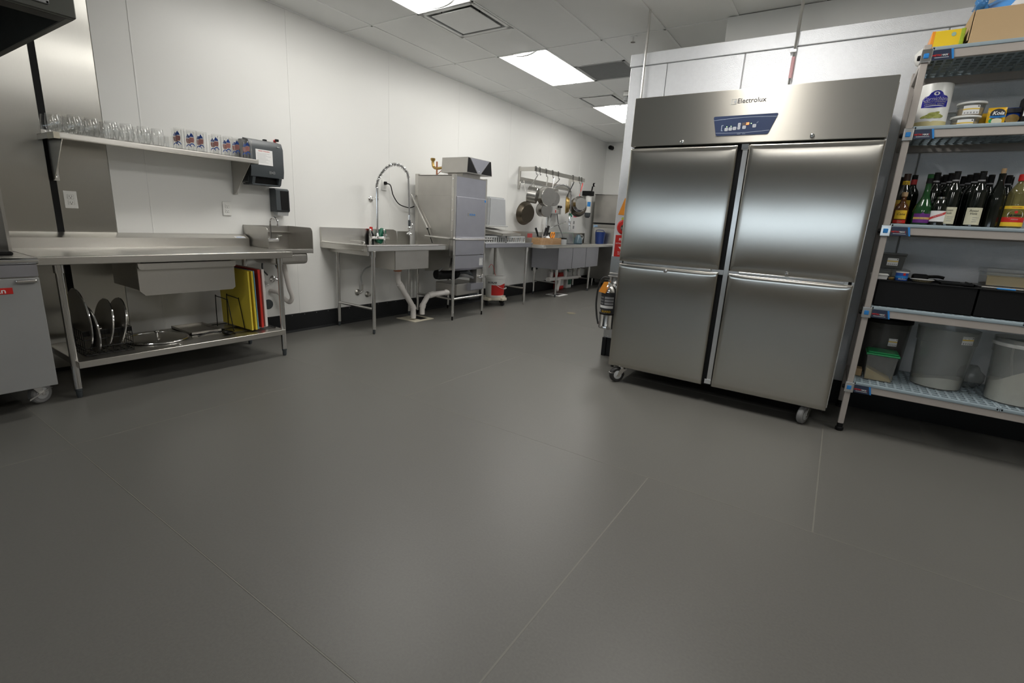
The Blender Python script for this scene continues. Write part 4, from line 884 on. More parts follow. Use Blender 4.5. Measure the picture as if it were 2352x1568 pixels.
bz0 = .475; by = [7.27, 7.80, 8.355, 8.91]
for a, b in zip(by, by[1:]):
    m = MB().box(-3.906, -3.90, a+.004, b-.004, bz0, KZ-.03, .002, 1).box(-4.42, -4.414, a+.004, b-.004, bz0, KZ-.03).box(-4.42, -3.90, a+.004, a+.010, bz0, KZ-.03, .002, 1).box(-4.42, -3.90, b-.010, b-.004, bz0, KZ-.03).box(-4.42, -3.90, a+.004, b-.004, bz0-.004, bz0+.002)
    part(ks, 'bowl', m, STEELV)
part(ks, 'deck', MB().box(-4.49, -4.42, 7.26, 8.915, KZ-.03, KZ-.024).box(-3.90, KX-.02, 7.26, 8.915, KZ-.03, KZ-.024), STEEL)
for x, y, z1 in ((-3.925, 7.30, bz0), (-3.93, 8.60, bz0), (-4.38, 7.32, bz0), (-4.38, 8.85, bz0)):
    lg = part(ks, 'leg', MB().cyl((x, y, .05), (x, y, z1-.004), .0205, n=16).cyl((x, y, z1-.09), (x, y, z1-.02), .026, n=16), TUBE)
    part(lg, 'foot', MB().lathe((x, y, 0), [(.008, 0), (.014, .01), (.014, .05)], 12), GREYP)
part(ks, 'brace', MB().cyl((-3.925, 7.30, .245), (-4.38, 7.32, .245), .0135, n=12), TUBE)
part(ks, 'brace', MB().cyl((-3.93, 8.60, .235), (-4.38, 8.62, .235), .0135, n=12), TUBE)
mp_ = part(ks, 'waste_pipe', MB().cyl((-4.16, 7.48, .27), (-4.16, 8.70, .245), .033, n=16).cyl((-4.16, 7.43, .27), (-4.16, 7.50, .27), .041, n=16), PVC)
for y in (7.535, 8.08, 8.63):
    part(mp_, 'tailpiece', MB().cyl((-4.16, y, .26), (-4.16, y, .36), .03, n=14).cyl((-4.16, y, .33), (-4.16, y, .40), .036, n=14), PVC)
    part(ks, 'lever_drain', MB().lathe((-4.16, y, .39), [(.026, 0), (.026, .03), (.045, .06), (.045, .08)], 16).cyl((-4.16, y, .43), (-3.96, y-.03, .42), .006, n=6), STEELD)
part(mp_, 'outlet_bend', MB().tube(cat([(-4.16, 7.86, .25), (-4.16, 7.85, .17), (-4.15, 7.80, .13), (-4.13, 7.75, .10), (-4.12, 7.72, .06)], 5), .034, 12), PVC)
fs2 = thing('floor_sink', 'pale floor sink plate under the three compartment sink', 'floor drain', (-4.06, 7.62, 0))
part(fs2, 'plate', MB().box(-4.2, -3.92, 7.46, 7.78, 0, .006), PAPER)
part(fs2, 'opening', MB().box(-4.16, -3.98, 7.52, 7.70, .006, .0068), GREYP)
for nm, y, m_, lb in (('red', 8.30, RED, 'red chemical jug standing under the long sink'), ('green', 8.62, GREEN, 'green chemical jug standing under the long sink')):
    t = thing('chemical_jug', lb, 'jug', (-4.40, y, 0), 'chemical jugs under the long sink')
    part(t, 'body', MB().box(-4.47, -4.33, y-.10, y+.10, 0, .33, .03, 3), m_ if nm == 'red' else WHITEP)
    part(t, 'neck', MB().cyl((-4.40, y, .325), (-4.40, y, .38), .03, .022, n=14), WHITEP if nm == 'red' else GREEN)
    part(t, 'label', MB().box(-4.3302, -4.3296, y-.07, y+.07, .08, .24), PAPER if nm == 'red' else GREEN)
solo('sink_valve', 'dark water valves on the wall below the left sink bowl', 'valve', MB().cyl((XL+.001, 7.46, .42), (XL+.05, 7.46, .42), .03, n=14).cyl((XL+.05, 7.46, .42), (XL+.05, 7.46, .52), .012, n=10).cyl((XL+.05, 7.42, .43), (XL+.05, 7.54, .43), .018, n=12), GREYP, (XL, 7.46, .4))
# stickers, board panel, jug
solo('red_sticker', 'red sticker on the sink backsplash left of the boxes', 'sticker', MB().box(XL+.035, XL+.037, 7.17, 7.33, .972, 1.04), mat('red_sticker_paper', (.75, .12, .12), .5), (XL+.036, 7.25, .97))
solo('green_sticker', 'green sticker on the sink backsplash right of the boxes', 'sticker', MB().box(XL+.035, XL+.037, 8.17, 8.33, .972, 1.04), mat('green_sticker_paper', (.03, .42, .15), .5), (XL+.036, 8.25, .97))
bp2 = thing('leaning_panel', 'translucent green edged board leaning behind the sink bowls', 'board', (-4.38, 8.3, KZ-.024))
R = Matrix.Translation((-4.375, 0, KZ-.02)) @ Matrix.Rotation(-.16, 4, 'Y')
part(bp2, 'sheet', MB().box(-.004, .004, 7.86, 8.74, 0, .20, .002, 1).xf(R), MILKY)
part(bp2, 'edge', MB().box(-.005, .005, 7.85, 8.75, .195, .205, .002, 1).box(-.005, .005, 8.742, 8.75, 0, .2).xf(R), mat('pale_green_edge', (.42, .58, .47), .4))
part(bp2, 'backing', MB().box(-.008, -.005, 7.87, 8.55, .01, .185).xf(R), STEELD)
jg = thing('water_jug', 'pale blue translucent jug at the right of the sink bowls', 'jug', (-4.2, 8.6, KZ-.024))
part(jg, 'body', MB().shell((-4.22, 8.62, KZ-.024), [(.0, .002), (.075, 0), (.085, .02), (.075, .11), (.04, .155), (.032, .18), (.028, .18), (.036, .15), (.07, .11), (.08, .022), (0, .006)], 24), clear('blue_plastic', (.55, .68, .74), body=.3, bodycol=(.25, .36, .42), rough=.2))
part(jg, 'handle', MB().tube(cat([(-4.20, 8.66, KZ+.15), (-4.18, 8.74, KZ+.12), (-4.19, 8.71, KZ+.04)], 5), .009, 8), LGREY)
# utensil boxes
def ubox(y0, y1, lab_):
    t = thing('utensil_box', lab_, 'box', (-4.08, (y0+y1)/2, KZ-.024), 'wicker boxes on the sink drainboard')
    z0, z1 = KZ-.022, .995; x0, x1 = -4.20, -4.03
    def side(a): return a
    m = MB().box(x0, x1, y0, y1, z0, z0+.006)
    part(t, 'floor', m, WOOD)
    for i in range(6):
        z = z0+.006+i*.0185
        part(t, 'slat', MB().box(x1-.006, x1, y0, y1, z, z+.0165, .002, 1).box(x0, x0+.006, y0, y1, z, z+.0165, .002, 1).box(x0+.006, x1-.006, y0, y0+.006, z, z+.0165, .002, 1).box(x0+.006, x1-.006, y1-.006, y1, z, z+.0165, .002, 1), WOOD)
    return t
ubox(6.87, 7.155, 'left woven wooden box with black handled knives on the sink'); ubox(7.165, 7.575, 'right woven wooden box with orange tool on the sink')
def tool(name, p0, p1, r, m, lab_, m2=None, cat_='knife'):
    t = thing(name, lab_, cat_, p0)
    a, b = Vector(p0), Vector(p1); d = (b-a)
    part(t, 'blade', MB().tube([a, a+d*.5], [.006, .007], 6), m2 or STEEL)
    part(t, 'handle', MB().tube(cat([a+d*.5, a+d*.7+Vector((.004, 0, 0)), a+d*.9, b], 4), [r*.8+.2*r*(i > 3) for i in range(13)], 8), m)
tool('kitchen_knife', (-4.09, 6.96, .885), (-4.11, 6.83, 1.14), .017, BLACK, 'black handled knife leaning left out of the left box')
tool('kitchen_knife', (-4.10, 7.10, .885), (-4.12, 7.26, 1.18), .020, BLACK, 'thick black handled knife leaning right out of the box')
tool('kitchen_knife', (-4.12, 7.06, .885), (-4.13, 7.20, 1.15), .015, BLACK, 'thin black handled knife between the two boxes')
tool('steel_whisk', (-4.15, 7.13, .885), (-4.17, 7.15, 1.20), .010, STEELD, 'upright steel utensil rising from the wooden boxes', cat_='utensil')
tool('orange_peeler', (-4.10, 7.33, .885), (-4.08, 7.40, 1.03), .012, ORANGE, 'small orange peeler at the front of the right box', cat_='peeler')
oh = thing('orange_scissors', 'orange scissor handles sticking out of the right box', 'scissors', (-4.10, 7.38, .89))
for dy in (-.035, .035):
    part(oh, 'handle', MB().tube([(-4.10+.004*math.sin(a), 7.38+dy+.032*math.cos(a), 1.035+.045*math.sin(a)) for a in [2*PI*k/18 for k in range(19)]], .010, 8, False), ORANGE)
part(oh, 'blade', MB().box(-4.103, -4.097, 7.365, 7.395, .89, 1.0), STEEL)
solo('white_cloth', 'crumpled white cloth hanging over the middle of the boxes', 'cloth', MB().sphere((-4.10, 7.22, .985), .04, 12, (1, 1.2, .9)), PAPER, (-4.1, 7.22, .95))
ca = thing('grey_canister', 'short grey canister right of the wooden boxes', 'canister', (-4.06, 7.68, KZ-.024))
part(ca, 'body', MB().lathe((-4.06, 7.68, KZ-.022), [(.07, 0), (.072, .01), (.072, .10), (.068, .105)], 24), LGREY)
part(ca, 'lid', MB().lathe((-4.06, 7.68, KZ-.022), [(.074, .10), (.074, .118), (.03, .124), (0, .125)], 24), BLACK)
# second spray faucet over the sink
fx, fy = -4.42, 7.70
p2 = thing('sink_spray_faucet', 'spring spray faucet arching above the three compartment sink', 'faucet', (fx, fy, KZ))
part(p2, 'bridge', MB().cyl((fx, fy-.1, .99), (fx, fy+.1, .99), .016, n=12).cyl((fx, fy-.1, .90), (fx, fy-.1, 1.03), .016, n=12).cyl((fx, fy+.1, .90), (fx, fy+.1, 1.03), .016, n=12), CHROME)
part(p2, 'riser', MB().cyl((fx, fy, .95), (fx, fy, 1.62), .0125, n=12), CHROME)
part(p2, 'spout', MB().tube(cat([(fx, fy, 1.03), (fx+.05, fy+.02, 1.12), (fx+.10, fy+.10, 1.18), (fx+.13, fy+.35, 1.24), (fx+.15, fy+.44, 1.27)], 6), .009, 8), CHROME)
ar2 = cat([(fx, fy, 1.62), (fx+.02, fy+.02, 1.76), (fx+.08, fy+.12, 1.87), (fx+.15, fy+.26, 1.90), (fx+.19, fy+.40, 1.86), (fx+.20, fy+.48, 1.74)], 8)
part(p2, 'hose', MB().tube(ar2+[Vector((fx+.2, fy+.5, 1.45))], .012, 8), GREYR)
part(p2, 'spring', MB().tube([p+Vector((.017*math.cos(i*2.2), .008*math.sin(i*2.2), .017*math.sin(i*2.2))) for i, p in enumerate(cat(ar2, 5))], .004, 5), CHROME)
part(p2, 'spray_handle', MB().cyl((fx+.2, fy+.5, 1.22), (fx+.2, fy+.5, 1.46), .016, n=10).cyl((fx+.2, fy+.51, 1.12), (fx+.2, fy+.51, 1.20), .022, n=12), CHROME)
part(p2, 'lever', MB().tube(cat([(fx+.21, fy+.46, 1.40), (fx+.23, fy+.42, 1.32), (fx+.22, fy+.47, 1.24)], 4), .006, 6), CHROME)
part(p2, 'collar', MB().cyl((fx+.2, fy+.5, 1.385), (fx+.2, fy+.5, 1.425), .026, n=12), GREEN)
# chemical dispenser on the wall
cd_ = thing('chemical_dispenser', 'grey chemical dispenser box with tubes on the wall above the sink', 'dispenser', (XL+.06, 8.02, 1.40))
part(cd_, 'case', MB().box(XL+.002, XL+.11, 7.86, 8.18, 1.40, 1.56, .008, 2), LGREY)
part(cd_, 'label', MB().box(XL+.11, XL+.1115, 7.94, 8.10, 1.41, 1.48), PAPER)
part(cd_, 'red_mark', MB().box(XL+.1115, XL+.1125, 7.945, 7.98, 1.42, 1.47), RED)
for y in (8.04, 8.13): part(cd_, 'knob', MB().cyl((XL+.10, y, 1.525), (XL+.14, y, 1.53), .018, n=12), BLACK)
part(cd_, 'tube', MB().tube(cat([(XL+.06, 8.12, 1.40), (XL+.10, 8.14, 1.2), (XL+.18, 8.19, 1.0), (XL+.20, 8.22, .84)], 6), .010, 8), GREYR)
part(cd_, 'tube', MB().tube(cat([(XL+.04, 7.90, 1.40), (XL+.04, 7.86, 1.2), (XL+.04, 7.80, 1.07)], 5), .013, 8), LGREY)
part(cd_, 'tube', MB().tube(cat([(XL+.04, 7.95, 1.40), (XL+.05, 7.88, 1.25), (XL+.05, 7.78, 1.08)], 5), .009, 8), LGREY)
ps_ = thing('wall_poster', 'white instruction sheets with red heading above the sink', 'poster', (XL+.003, 8.86, 1.1))
part(ps_, 'sheet', MB().box(XL+.001, XL+.004, 8.68, 9.06, 1.10, 1.42), PAPER)
part(ps_, 'heading', MB().box(XL+.004, XL+.0046, 8.90, 9.04, 1.375, 1.412), mat('poster_red', (.70, .08, .14), .5))
part(ps_, 'green_heading', MB().box(XL+.004, XL+.0046, 8.70, 8.84, 1.375, 1.412), mat('poster_green', (.03, .28, .20), .5))
for i in range(4): part(ps_, 'picture', MB().box(XL+.004, XL+.0045, 8.72+.16*(i % 2)+.03, 8.78+.16*(i % 2)+.03, 1.15+.09*(i//2), 1.21+.09*(i//2)), GREYINK)
# water filter cartridge on the wall
wfl = thing('water_filter', 'white cylinder filter with black cap and gauge by the ice machine', 'water filter', (-4.40, 9.27, 1.45))
part(wfl, 'cartridge', MB().lathe((-4.38, 9.27, 1.47), [(.055, 0), (.062, .02), (.062, .33), (.05, .34)], 22), WHITEP)
part(wfl, 'sump', MB().lathe((-4.38, 9.27, 1.38), [(.03, 0), (.058, .03), (.064, .10)], 20), GREYP)
part(wfl, 'head', MB().box(-4.505, -4.30, 9.20, 9.34, 1.81, 1.90, .012, 2).cyl((-4.33, 9.26, 1.88), (-4.32, 9.27, 1.99), .014, n=10), BLACK)
part(wfl, 'gauge', MB().lathe((-4.30, 9.26, 2.02), [(.036, 0), (.036, .03)], 18, 'x'), BLACK)
part(wfl, 'dial', MB().lathe((-4.268, 9.26, 2.02), [(.028, 0), (.028, .002)], 18, 'x'), PAPER)
part(wfl, 'label', patch(-4.38, 9.27, .0625, .1, 1.2, 1.60, 1.69), CYANB)
# pot rack
RY0, RY1_, RX = 6.86, 8.66, -4.21
pk = thing('pot_rack', 'wall mounted steel bar rack hung with pots and pans', 'rack', (-4.36, 7.76, 1.75))
part(pk, 'front_bar', MB().box(RX-.004, RX+.004, RY0-.02, RY1_, 2.01, 2.075, .001, 1), STEEL)
part(pk, 'end_bar', MB().box(XL+.03, RX, RY0-.024, RY0-.016, 2.01, 2.075, .001, 1), STEEL)
part(pk, 'end_bar', MB().box(XL+.03, RX, RY1_-.06, RY1_-.052, 2.01, 2.075, .001, 1), STEEL)
part(pk, 'back_bar', MB().box(XL+.03, XL+.038, RY0-.02, RY1_-.05, 1.875, 1.925, .001, 1), STEEL)
for y in (RY0, RY1_-.05): part(pk, 'wall_upright', MB().box(XL+.002, XL+.03, y-.018, y+.018, 1.74, 2.085, .003, 1), STEEL)
def hook(y, x=RX):
    return part(pk, 'hook', MB().tube(cat([(x-.012, y, 2.05), (x-.010, y, 2.082), (x+.008, y, 2.082), (x+.012, y, 2.05), (x+.012, y, 2.0), (x+.02, y, 1.965), (x+.035, y, 1.975)], 5), .0042, 6), BLACKM)
def vessel(name, lab_, c, R_, depth, m, handle_top, face, lip=.004, hm=None, hang=None, cat_='pan', rho=0):
    # hung by its handle: opening axis "face" (unit vector the BASE points to); c = centre of the base disc
    t = thing(name, lab_, cat_, (c[0], c[1], c[2]-R_), 'pots and pans on the rack')
    f = Vector(face).normalized(); up = Vector((0, 0, 1)); rt = up.cross(f).normalized(); up2 = f.cross(rt)
    M_ = Matrix((rt, up2, f)).transposed().to_4x4(); M_.translation = Vector(c)
    rb_ = R_*(.80 if depth < .1 else .97)
    prof = [(0, 0), (rb_*.96, 0), (rb_, -.006), (R_, -depth), (R_+lip, -depth), (R_+lip, -depth-.003), (R_-.004, -depth-.002), (rb_-.004, -.010), (0, -.006)]
    part(t, 'body', MB().shell((0, 0, 0), prof, 36).xf(M_), m)
    ht = Vector(handle_top); p0 = M_ @ Vector((0, R_-.002, -depth+.012))
    mid = p0.lerp(ht, .12)+f*(-.005)
    part(t, 'handle', MB().tube(cat([p0, mid, p0.lerp(ht, .6), ht], 4), [.010, .009, .009, .009, .008, .008, .008, .008, .009, .009, .010, .010, .006], 8), hm or TUBE)
    return t
fc = (.80, -.55, -.05)
hook(7.00); hook(7.20); hook(7.42); hook(7.62); hook(8.17); hook(8.42); hook(8.52); hook(6.88)
vessel('saucepan', 'deep steel saucepan hung at the left of the rack', (-4.06, 6.73, 1.63), .125, .14, POT, (-4.19, 6.93, 1.97), (.72, .25, -.12), cat_='pot')
vessel('saucepan', 'shiny wide saucepan with a bright base in the middle of the pots', (-4.00, 7.00, 1.635), .150, .12, POT, (-4.18, 7.22, 1.965), (.9, -.42, -.08), cat_='pot')
vessel('saucepan', 'small dark based saucepan right of the wide one', (-4.05, 7.28, 1.62), .115, .11, POT, (-4.18, 7.43, 1.965), (.9, -.35, -.05), cat_='pot')
vessel('saucepan', 'small pale saucepan turned sideways at the right of the pots', (-4.12, 7.48, 1.685), .115, .12, POT, (-4.18, 7.63, 1.965), (.75, .55, -.05), cat_='pot')
vessel('saucepan', 'grey saucepan hanging lowest under the other pots', (-4.12, 7.16, 1.435), .115, .14, POT, (-4.45, 7.20, 1.88), (.9, -.38, -.08), cat_='pot')
vessel('frying_pan', 'large dark frying pan hanging low against the wall', (-4.30, 6.87, 1.355), .185, .075, DARKPAN, (-4.45, 6.93, 1.87), (.95, -.25, -.12))
vessel('frying_pan', 'dark frying pan with red handle grip at the right end', (-4.12, 8.36, 1.55), .175, .06, DARKPAN, (-4.18, 8.53, 1.985), (.8, -.58, -.02), hm=RED)
vessel('frying_pan', 'steel frying pan with bare handle in front of the red handled one', (-4.06, 8.28, 1.60), .14, .05, POT, (-4.18, 8.42, 1.985), (.8, -.58, .02))
vessel('frying_pan', 'pan seen edge on with a brass coloured side', (-4.16, 8.02, 1.56), .15, .06, BRASS, (-4.18, 8.17, 1.965), (.86, .5, .02), hm=BLACK)
# ice machine at the end
im = thing('ice_machine', 'tall steel ice machine standing at the far end wall', 'ice machine', (-3.95, 9.82, 0))
part(im, 'head', MB().box(-4.36, -3.50, 9.53, 10.15, 1.30, 1.845, .006, 2), STEELD)
part(im, 'top_edge', MB().box(-4.37, -3.49, 9.52, 10.15, 1.846, 1.862, .003, 1), TUBE)
part(im, 'gap', MB().box(-4.34, -3.52, 9.545, 10.13, 1.27, 1.30), BLACK)
part(im, 'bin', MB().box(-4.36, -3.50, 9.53, 10.15, .15, 1.27, .006, 2), STEELD)
part(im, 'bin_door', MB().prism([(9.53, 1.22), (9.50, 1.20), (9.47, .86), (9.53, .84)], 'x', -4.30, -3.56), STEEL)
part(im, 'blue_badge', MB().box(-4.34, -4.25, 9.528, 9.53, 1.205, 1.25), mat('badge_pale_blue', (.30, .48, .70), .4))
for x, y in ((-4.30, 9.60), (-3.56, 9.60), (-4.30, 10.08), (-3.56, 10.08)): part(im, 'leg', MB().cyl((x, y, 0), (x, y, .15), .022, n=12), TUBE)
sb = thing('blue_scoop_bucket', 'dark blue plastic ice bucket at the front of the ice machine', 'bucket', (-4.09, 9.36, KZ-.02))
part(sb, 'body', MB().shell((-4.10, 9.36, KZ-.02), [(0, .004), (.075, 0), (.085, .01), (.105, .24), (.10, .24), (.08, .014), (0, .01)], 24), BLUEBIN)
part(sb, 'handle', MB().tube(cat([(-4.19, 9.36, 1.10), (-4.17, 9.33, 1.15), (-4.03, 9.33, 1.15), (-4.01, 9.36, 1.10)], 5), .006, 6), BLUEBIN)
cm = thing('security_camera', 'small dark dome security camera in the far ceiling corner', 'security camera', (-4.36, 10.12, 2.80))
part(cm, 'mount', MB().box(-4.41, -4.31, 10.15, 10.199, 2.79, 2.89, .006, 1), WHITEP)
part(cm, 'barrel', MB().lathe((-4.36, 10.02, 2.835), [(.036, 0), (.042, .02), (.042, .13)], 16, 'y'), BLACK)
solo('floor_cleanout', 'small pale floor cleanout cover in the aisle', 'floor drain', MB().lathe((-3.02, 6.15, 0), [(.062, 0), (.062, .003), (.0, .004)], 24), mat('tarnished_brass', (.26, .23, .16), .5, .4), (-3.02, 6.15, 0))
# ------------------------------------------------------------------ fire extinguisher and signs on the cooler wall
ex_, ey = -1.705, 4.235
fe = thing('fire_extinguisher', 'silver fire extinguisher with orange tag beside the fridge', 'fire extinguisher', (ex_, ey, .29))
part(fe, 'cylinder', MB().lathe((ex_, ey, .29), [(.068, 0), (.076, .004), (.076, .03), (.073, .035), (.073, .34), (.066, .38), (.04, .42), (.022, .43), (.022, .45)], 32), CHROME)
lbm = part(fe, 'label', patch(ex_, ey, .0735, -1.25, 1.25, .44, .635, 18), INK)
for i in range(3): part(lbm, 'picture', patch(ex_, ey, .0742, -.15, 1.0, .575-i*.027, .594-i*.027, 8), GREYINK)
for i in range(3): part(lbm, 'text_block', patch(ex_, ey, .0742, -1.0, -.3, .578-i*.027, .592-i*.027, 6), mat('label_grey%d' % i, (.16, .16, .16), .5))
part(lbm, 'white_strip', patch(ex_, ey, .0742, -1.0, 1.0, .488, .512, 10), PAPER)
text(lbm, 'K', .034, PAPER, (ex_-.058, ey, .457), wrap=(ex_, ey, .0745), bold=.001)
text(lbm, 'GUARD', .026, YELLOWL, (ex_+.01, ey, .457), wrap=(ex_, ey, .0745), bold=.001)
part(fe, 'strap', MB().lathe((ex_, ey, .425), [(.075, 0), (.077, .002), (.077, .012), (.075, .014)], 28), BLACK)
part(fe, 'valve', MB().cyl((ex_, ey, .735), (ex_, ey, .775), .018, n=12).box(ex_-.03, ex_+.07, ey-.012, ey+.012, .775, .785, .003, 1).box(ex_-.02, ex_+.075, ey-.012, ey+.012, .80, .812, .003, 1), STEELD)
part(fe, 'hose', MB().tube(cat([(ex_-.01, ey-.01, .76), (ex_-.07, ey-.02, .755), (ex_-.108, ey-.02, .66), (ex_-.115, ey-.02, .52), (ex_-.10, ey-.015, .40), (ex_-.08, ey-.01, .32)], 7), .009, 8), RUBBER)
part(fe, 'tag', MB().prism([(ex_-.075, .635), (ex_-.005, .625), (ex_+.0, .68), (ex_+.015, .735), (ex_-.03, .73)], 'y', ey-.085, ey-.083), ORANGE)
part(fe, 'wall_bracket', MB().box(ex_-.02, ex_+.02, ey+.07, CY-.006, .35, .70), BLACKM)
sg = thing('fire_sign', 'red fire extinguisher sign with white lettering on the cooler wall', 'sign', (-1.69, CY-.004, .955))
part(sg, 'plate', MB().box(-1.737, -1.612, CY-.004, CY-.001, .955, 1.15, .001, 1), RED)
part(sg, 'border', MB().box(-1.745, -1.604, CY-.002, CY, .95, 1.155), PAPER)
text(sg, 'FIRE', .032, PAPER, (-1.672, CY-.0046, 1.11), bold=.001); text(sg, 'EXTINGUISHER', .0165, PAPER, (-1.672, CY-.0046, 1.075))
part(sg, 'arrow', MB().prism([(-1.70, 1.045), (-1.65, 1.045), (-1.675, 1.02)], 'y', CY-.005, CY-.004), PAPER)
text(sg, 'IN CASE\nOF FIRE', .017, PAPER, (-1.672, CY-.0046, .988))
rs = thing('red_alarm_disc', 'red glossy round alarm above the fire sign', 'alarm', (-1.665, CY-.02, 1.16))
part(rs, 'bell', MB().lathe((-1.665, CY-.001, 1.222), [(.066, 0), (.066, -.012), (.05, -.03), (.0, -.035)], 28, 'y'), RED)
part(rs, 'boss', MB().lathe((-1.655, CY-.034, 1.215), [(.03, 0), (.028, -.008), (0, -.012)], 18, 'y'), CHROME)
solo('orange_tag', 'orange card hanging on the cooler wall above the red alarm', 'tag', MB().prism([(-1.735, 1.33), (-1.655, 1.325), (-1.66, 1.47), (-1.685, 1.475)], 'y', CY-.003, CY-.001), ORANGE, (-1.7, CY-.002, 1.32))
solo('yellow_dot', 'small yellow green sticker below the orange card', 'sticker', MB().lathe((-1.685, CY-.001, 1.295), [(.014, 0), (.014, -.001)], 14, 'y'), mat('lime_sticker', (.55, .65, .08), .5), (-1.685, CY, 1.29))

# ------------------------------------------------------------------ reach-in fridge
FX0, FX1, FYF, FYB = -1.405, .107, 3.60, 4.24
fg = thing('reach_in_fridge', 'large four door stainless reach-in fridge on casters', 'refrigerator', (-.65, 3.9, 0))
part(fg, 'cabinet', MB().box(FX0+.012, FX1-.012, FYF+.06, FYB, .135, 2.10, .004, 1), STEELD)
part(fg, 'frame_face', MB().box(FX0+.014, FX1-.014, FYF+.045, FYF+.062, .14, 1.79), BLACK)
hd = part(fg, 'header', MB().box(FX0, FX1, FYF, FYF+.075, 1.792, 2.116, .005, 2), STEELH)
part(fg, 'header_side', MB().box(FX1-.012, FX1+.004, FYF+.06, FYF+.10, .14, 2.09, .002, 1), TUBE)
MX0, MX1 = -.645, -.612
part(fg, 'mullion', MB().box(MX0, MX1, FYF+.022, FYF+.06, .15, 1.786, .002, 1).box(FX0+.03, FX1-.03, FYF+.03, FYF+.058, .935, .968), TUBE)
part(fg, 'mullion_cap', MB().box(MX0-.012, MX1+.002, FYF+.012, FYF+.05, .145, .18, .002, 1), CHROME)
part(fg, 'mullion_cap', MB().box(MX0-.008, MX1+.004, FYF+.010, FYF+.05, 1.75, 1.787, .002, 1), CHROME)
def door(x0, x1, z0, z1, notch):
    # soft sheet-metal skin: a rounded slab whose face bulges a touch
    bmx = bmesh.new(); N_ = 36; q = MB()
    e = lambda u: 1-abs(2*u-1)**8
    g = [0, .004, .012]+[.012+.976*i/(N_-4) for i in range(1, N_-4)]+[.988, .996, 1]
    idx = {}
    for i, u in enumerate(g):
        for j, w_ in enumerate(g):
            ed = min(u, 1-u)*(x1-x0), min(w_, 1-w_)*(z1-z0)
            rnd = .006*max(0, 1-min(ed)/.008)**2
            idx[i, j] = bmx.verts.new((x0+(x1-x0)*u, FYF+.0045-.0045*e(u)*e(w_)+rnd, z0+(z1-z0)*w_))
    n_ = len(g)-1
    for i in range(n_):
        for j in range(n_): bmx.faces.new((idx[i, j], idx[i+1, j], idx[i+1, j+1], idx[i, j+1]))
    rim = [idx[i, 0] for i in range(n_)]+[idx[n_, j] for j in range(n_)]+[idx[i, n_] for i in range(n_, 0, -1)]+[idx[0, j] for j in range(n_, 0, -1)]
    bk = [bmx.verts.new((v.co.x, FYF+.044, v.co.z)) for v in rim]
    for k in range(len(rim)): bmx.faces.new((rim[k], bk[k], bk[(k+1) % len(rim)], rim[(k+1) % len(rim)]))
    bmx.faces.new(bk)
    d = part(fg, 'door', MB().bm(bmx), STEELF)
    return d
LX1, RX0 = -.676, -.605
dul = door(FX0+.002, LX1, .968, 1.780, 0); dur = door(RX0, FX1-.001, .968, 1.782, 0)
dll = door(FX0+.004, LX1, .133, .950, 1); dlr = door(RX0, FX1-.003, .133, .950, 1)
for d, x0, x1 in ((dul, FX0+.002, LX1), (dur, RX0, FX1-.001)):
    part(d, 'finger_pull', MB().box(x0+.06, x1-.05, FYF+.004, FYF+.03, .953, .9675, .002, 1), TUBE)
def lock(p, x, z):
    l = part(p, 'lock', MB().lathe((x, FYF+.002, z), [(.014, 0), (.013, -.006), (.008, -.009), (0, -.009)], 18, 'y'), CHROME)
    part(l, 'keyhole', MB().box(x-.0015, x+.0015, FYF-.0078, FYF-.0065, z-.006, z+.006), INK)
lock(hd, -1.037, 1.809); lock(hd, -.262, 1.815); lock(dll, -1.037, .925); lock(dur, -.259, .985)
tx = text(hd, 'Electrolux', .040, INK, (-.634, FYF-.0006, 2.043), '-y', sx=1.02, bold=.0002)
ic = MB().box(-.752, -.7485, FYF-.0008, FYF, 2.026, 2.058).box(-.752, -.722, FYF-.0008, FYF, 2.056, 2.058).box(-.752, -.722, FYF-.0008, FYF, 2.026, 2.028)
ic.prism([(-.742, 2.042), (-.725, 2.054), (-.722, 2.054), (-.722, 2.03), (-.725, 2.03)], 'y', FYF-.0008, FYF)
part(hd, 'emblem', ic, LGREY)
PN = mat('navy_touch_panel', (.035, .052, .115), .3, 0, var=.04)
# control panel: slanted quadrilateral with rounded corners
def rpoly(P, r, n=5):
    out = []
    m = len(P)
    for i in range(m):
        p, a, b = Vector(P[i]), Vector(P[i-1]), Vector(P[(i+1) % m])
        u, w_ = (a-p).normalized(), (b-p).normalized()
        for k in range(n+1):
            t = k/n; q = p+u*r*(1-t)**2+w_*r*t**2; out.append((q.x, q.y))
    return out
cp_ = part(hd, 'control_panel', MB().prism(rpoly([(-.850, 1.958), (-.465, 1.958), (-.508, 1.838), (-.820, 1.838)], .012), 'y', FYF-.003, FYF), PN)
LINE = mat('panel_line', (.40, .46, .56), .4)
def strip(pts, w, name):
    mb = MB(); n = len(pts)
    mb.add([(x, FYF-.0034, z+w/2) for x, z in pts]+[(x, FYF-.0034, z-w/2) for x, z in pts], [(i, i+1, n+1+i, n+i) for i in range(n-1)])
    part(cp_, name, mb, LINE)
strip([(-.845+.375*i/12, 1.938+.008*math.sin(PI*i/12)+.004*i/12-.004) for i in range(13)], .0022, 'upper_line')
strip([(-.822+.318*i/12, 1.856-.006*math.sin(PI*i/12)+.004*i/12) for i in range(13)], .0022, 'lower_line')
BT = mat('panel_button', (.50, .52, .56), .4)
for x, z in ((-.760, 1.876), (-.735, 1.878), (-.710, 1.880), (-.684, 1.882), (-.684, 1.902), (-.653, 1.884), (-.594, 1.890)):
    w_ = .0105 if x != -.684 else .0085
    b = part(cp_, 'button', MB().prism(rpoly([(x-w_, z-.010), (x-w_, z+.010), (x+w_, z+.010), (x+w_, z-.010)], .005, 3), 'y', FYF-.0042, FYF-.003), BT)
    part(b, 'icon', MB().box(x-.004, x+.004, FYF-.0045, FYF-.0042, z-.001, z+.001), GREYINK)
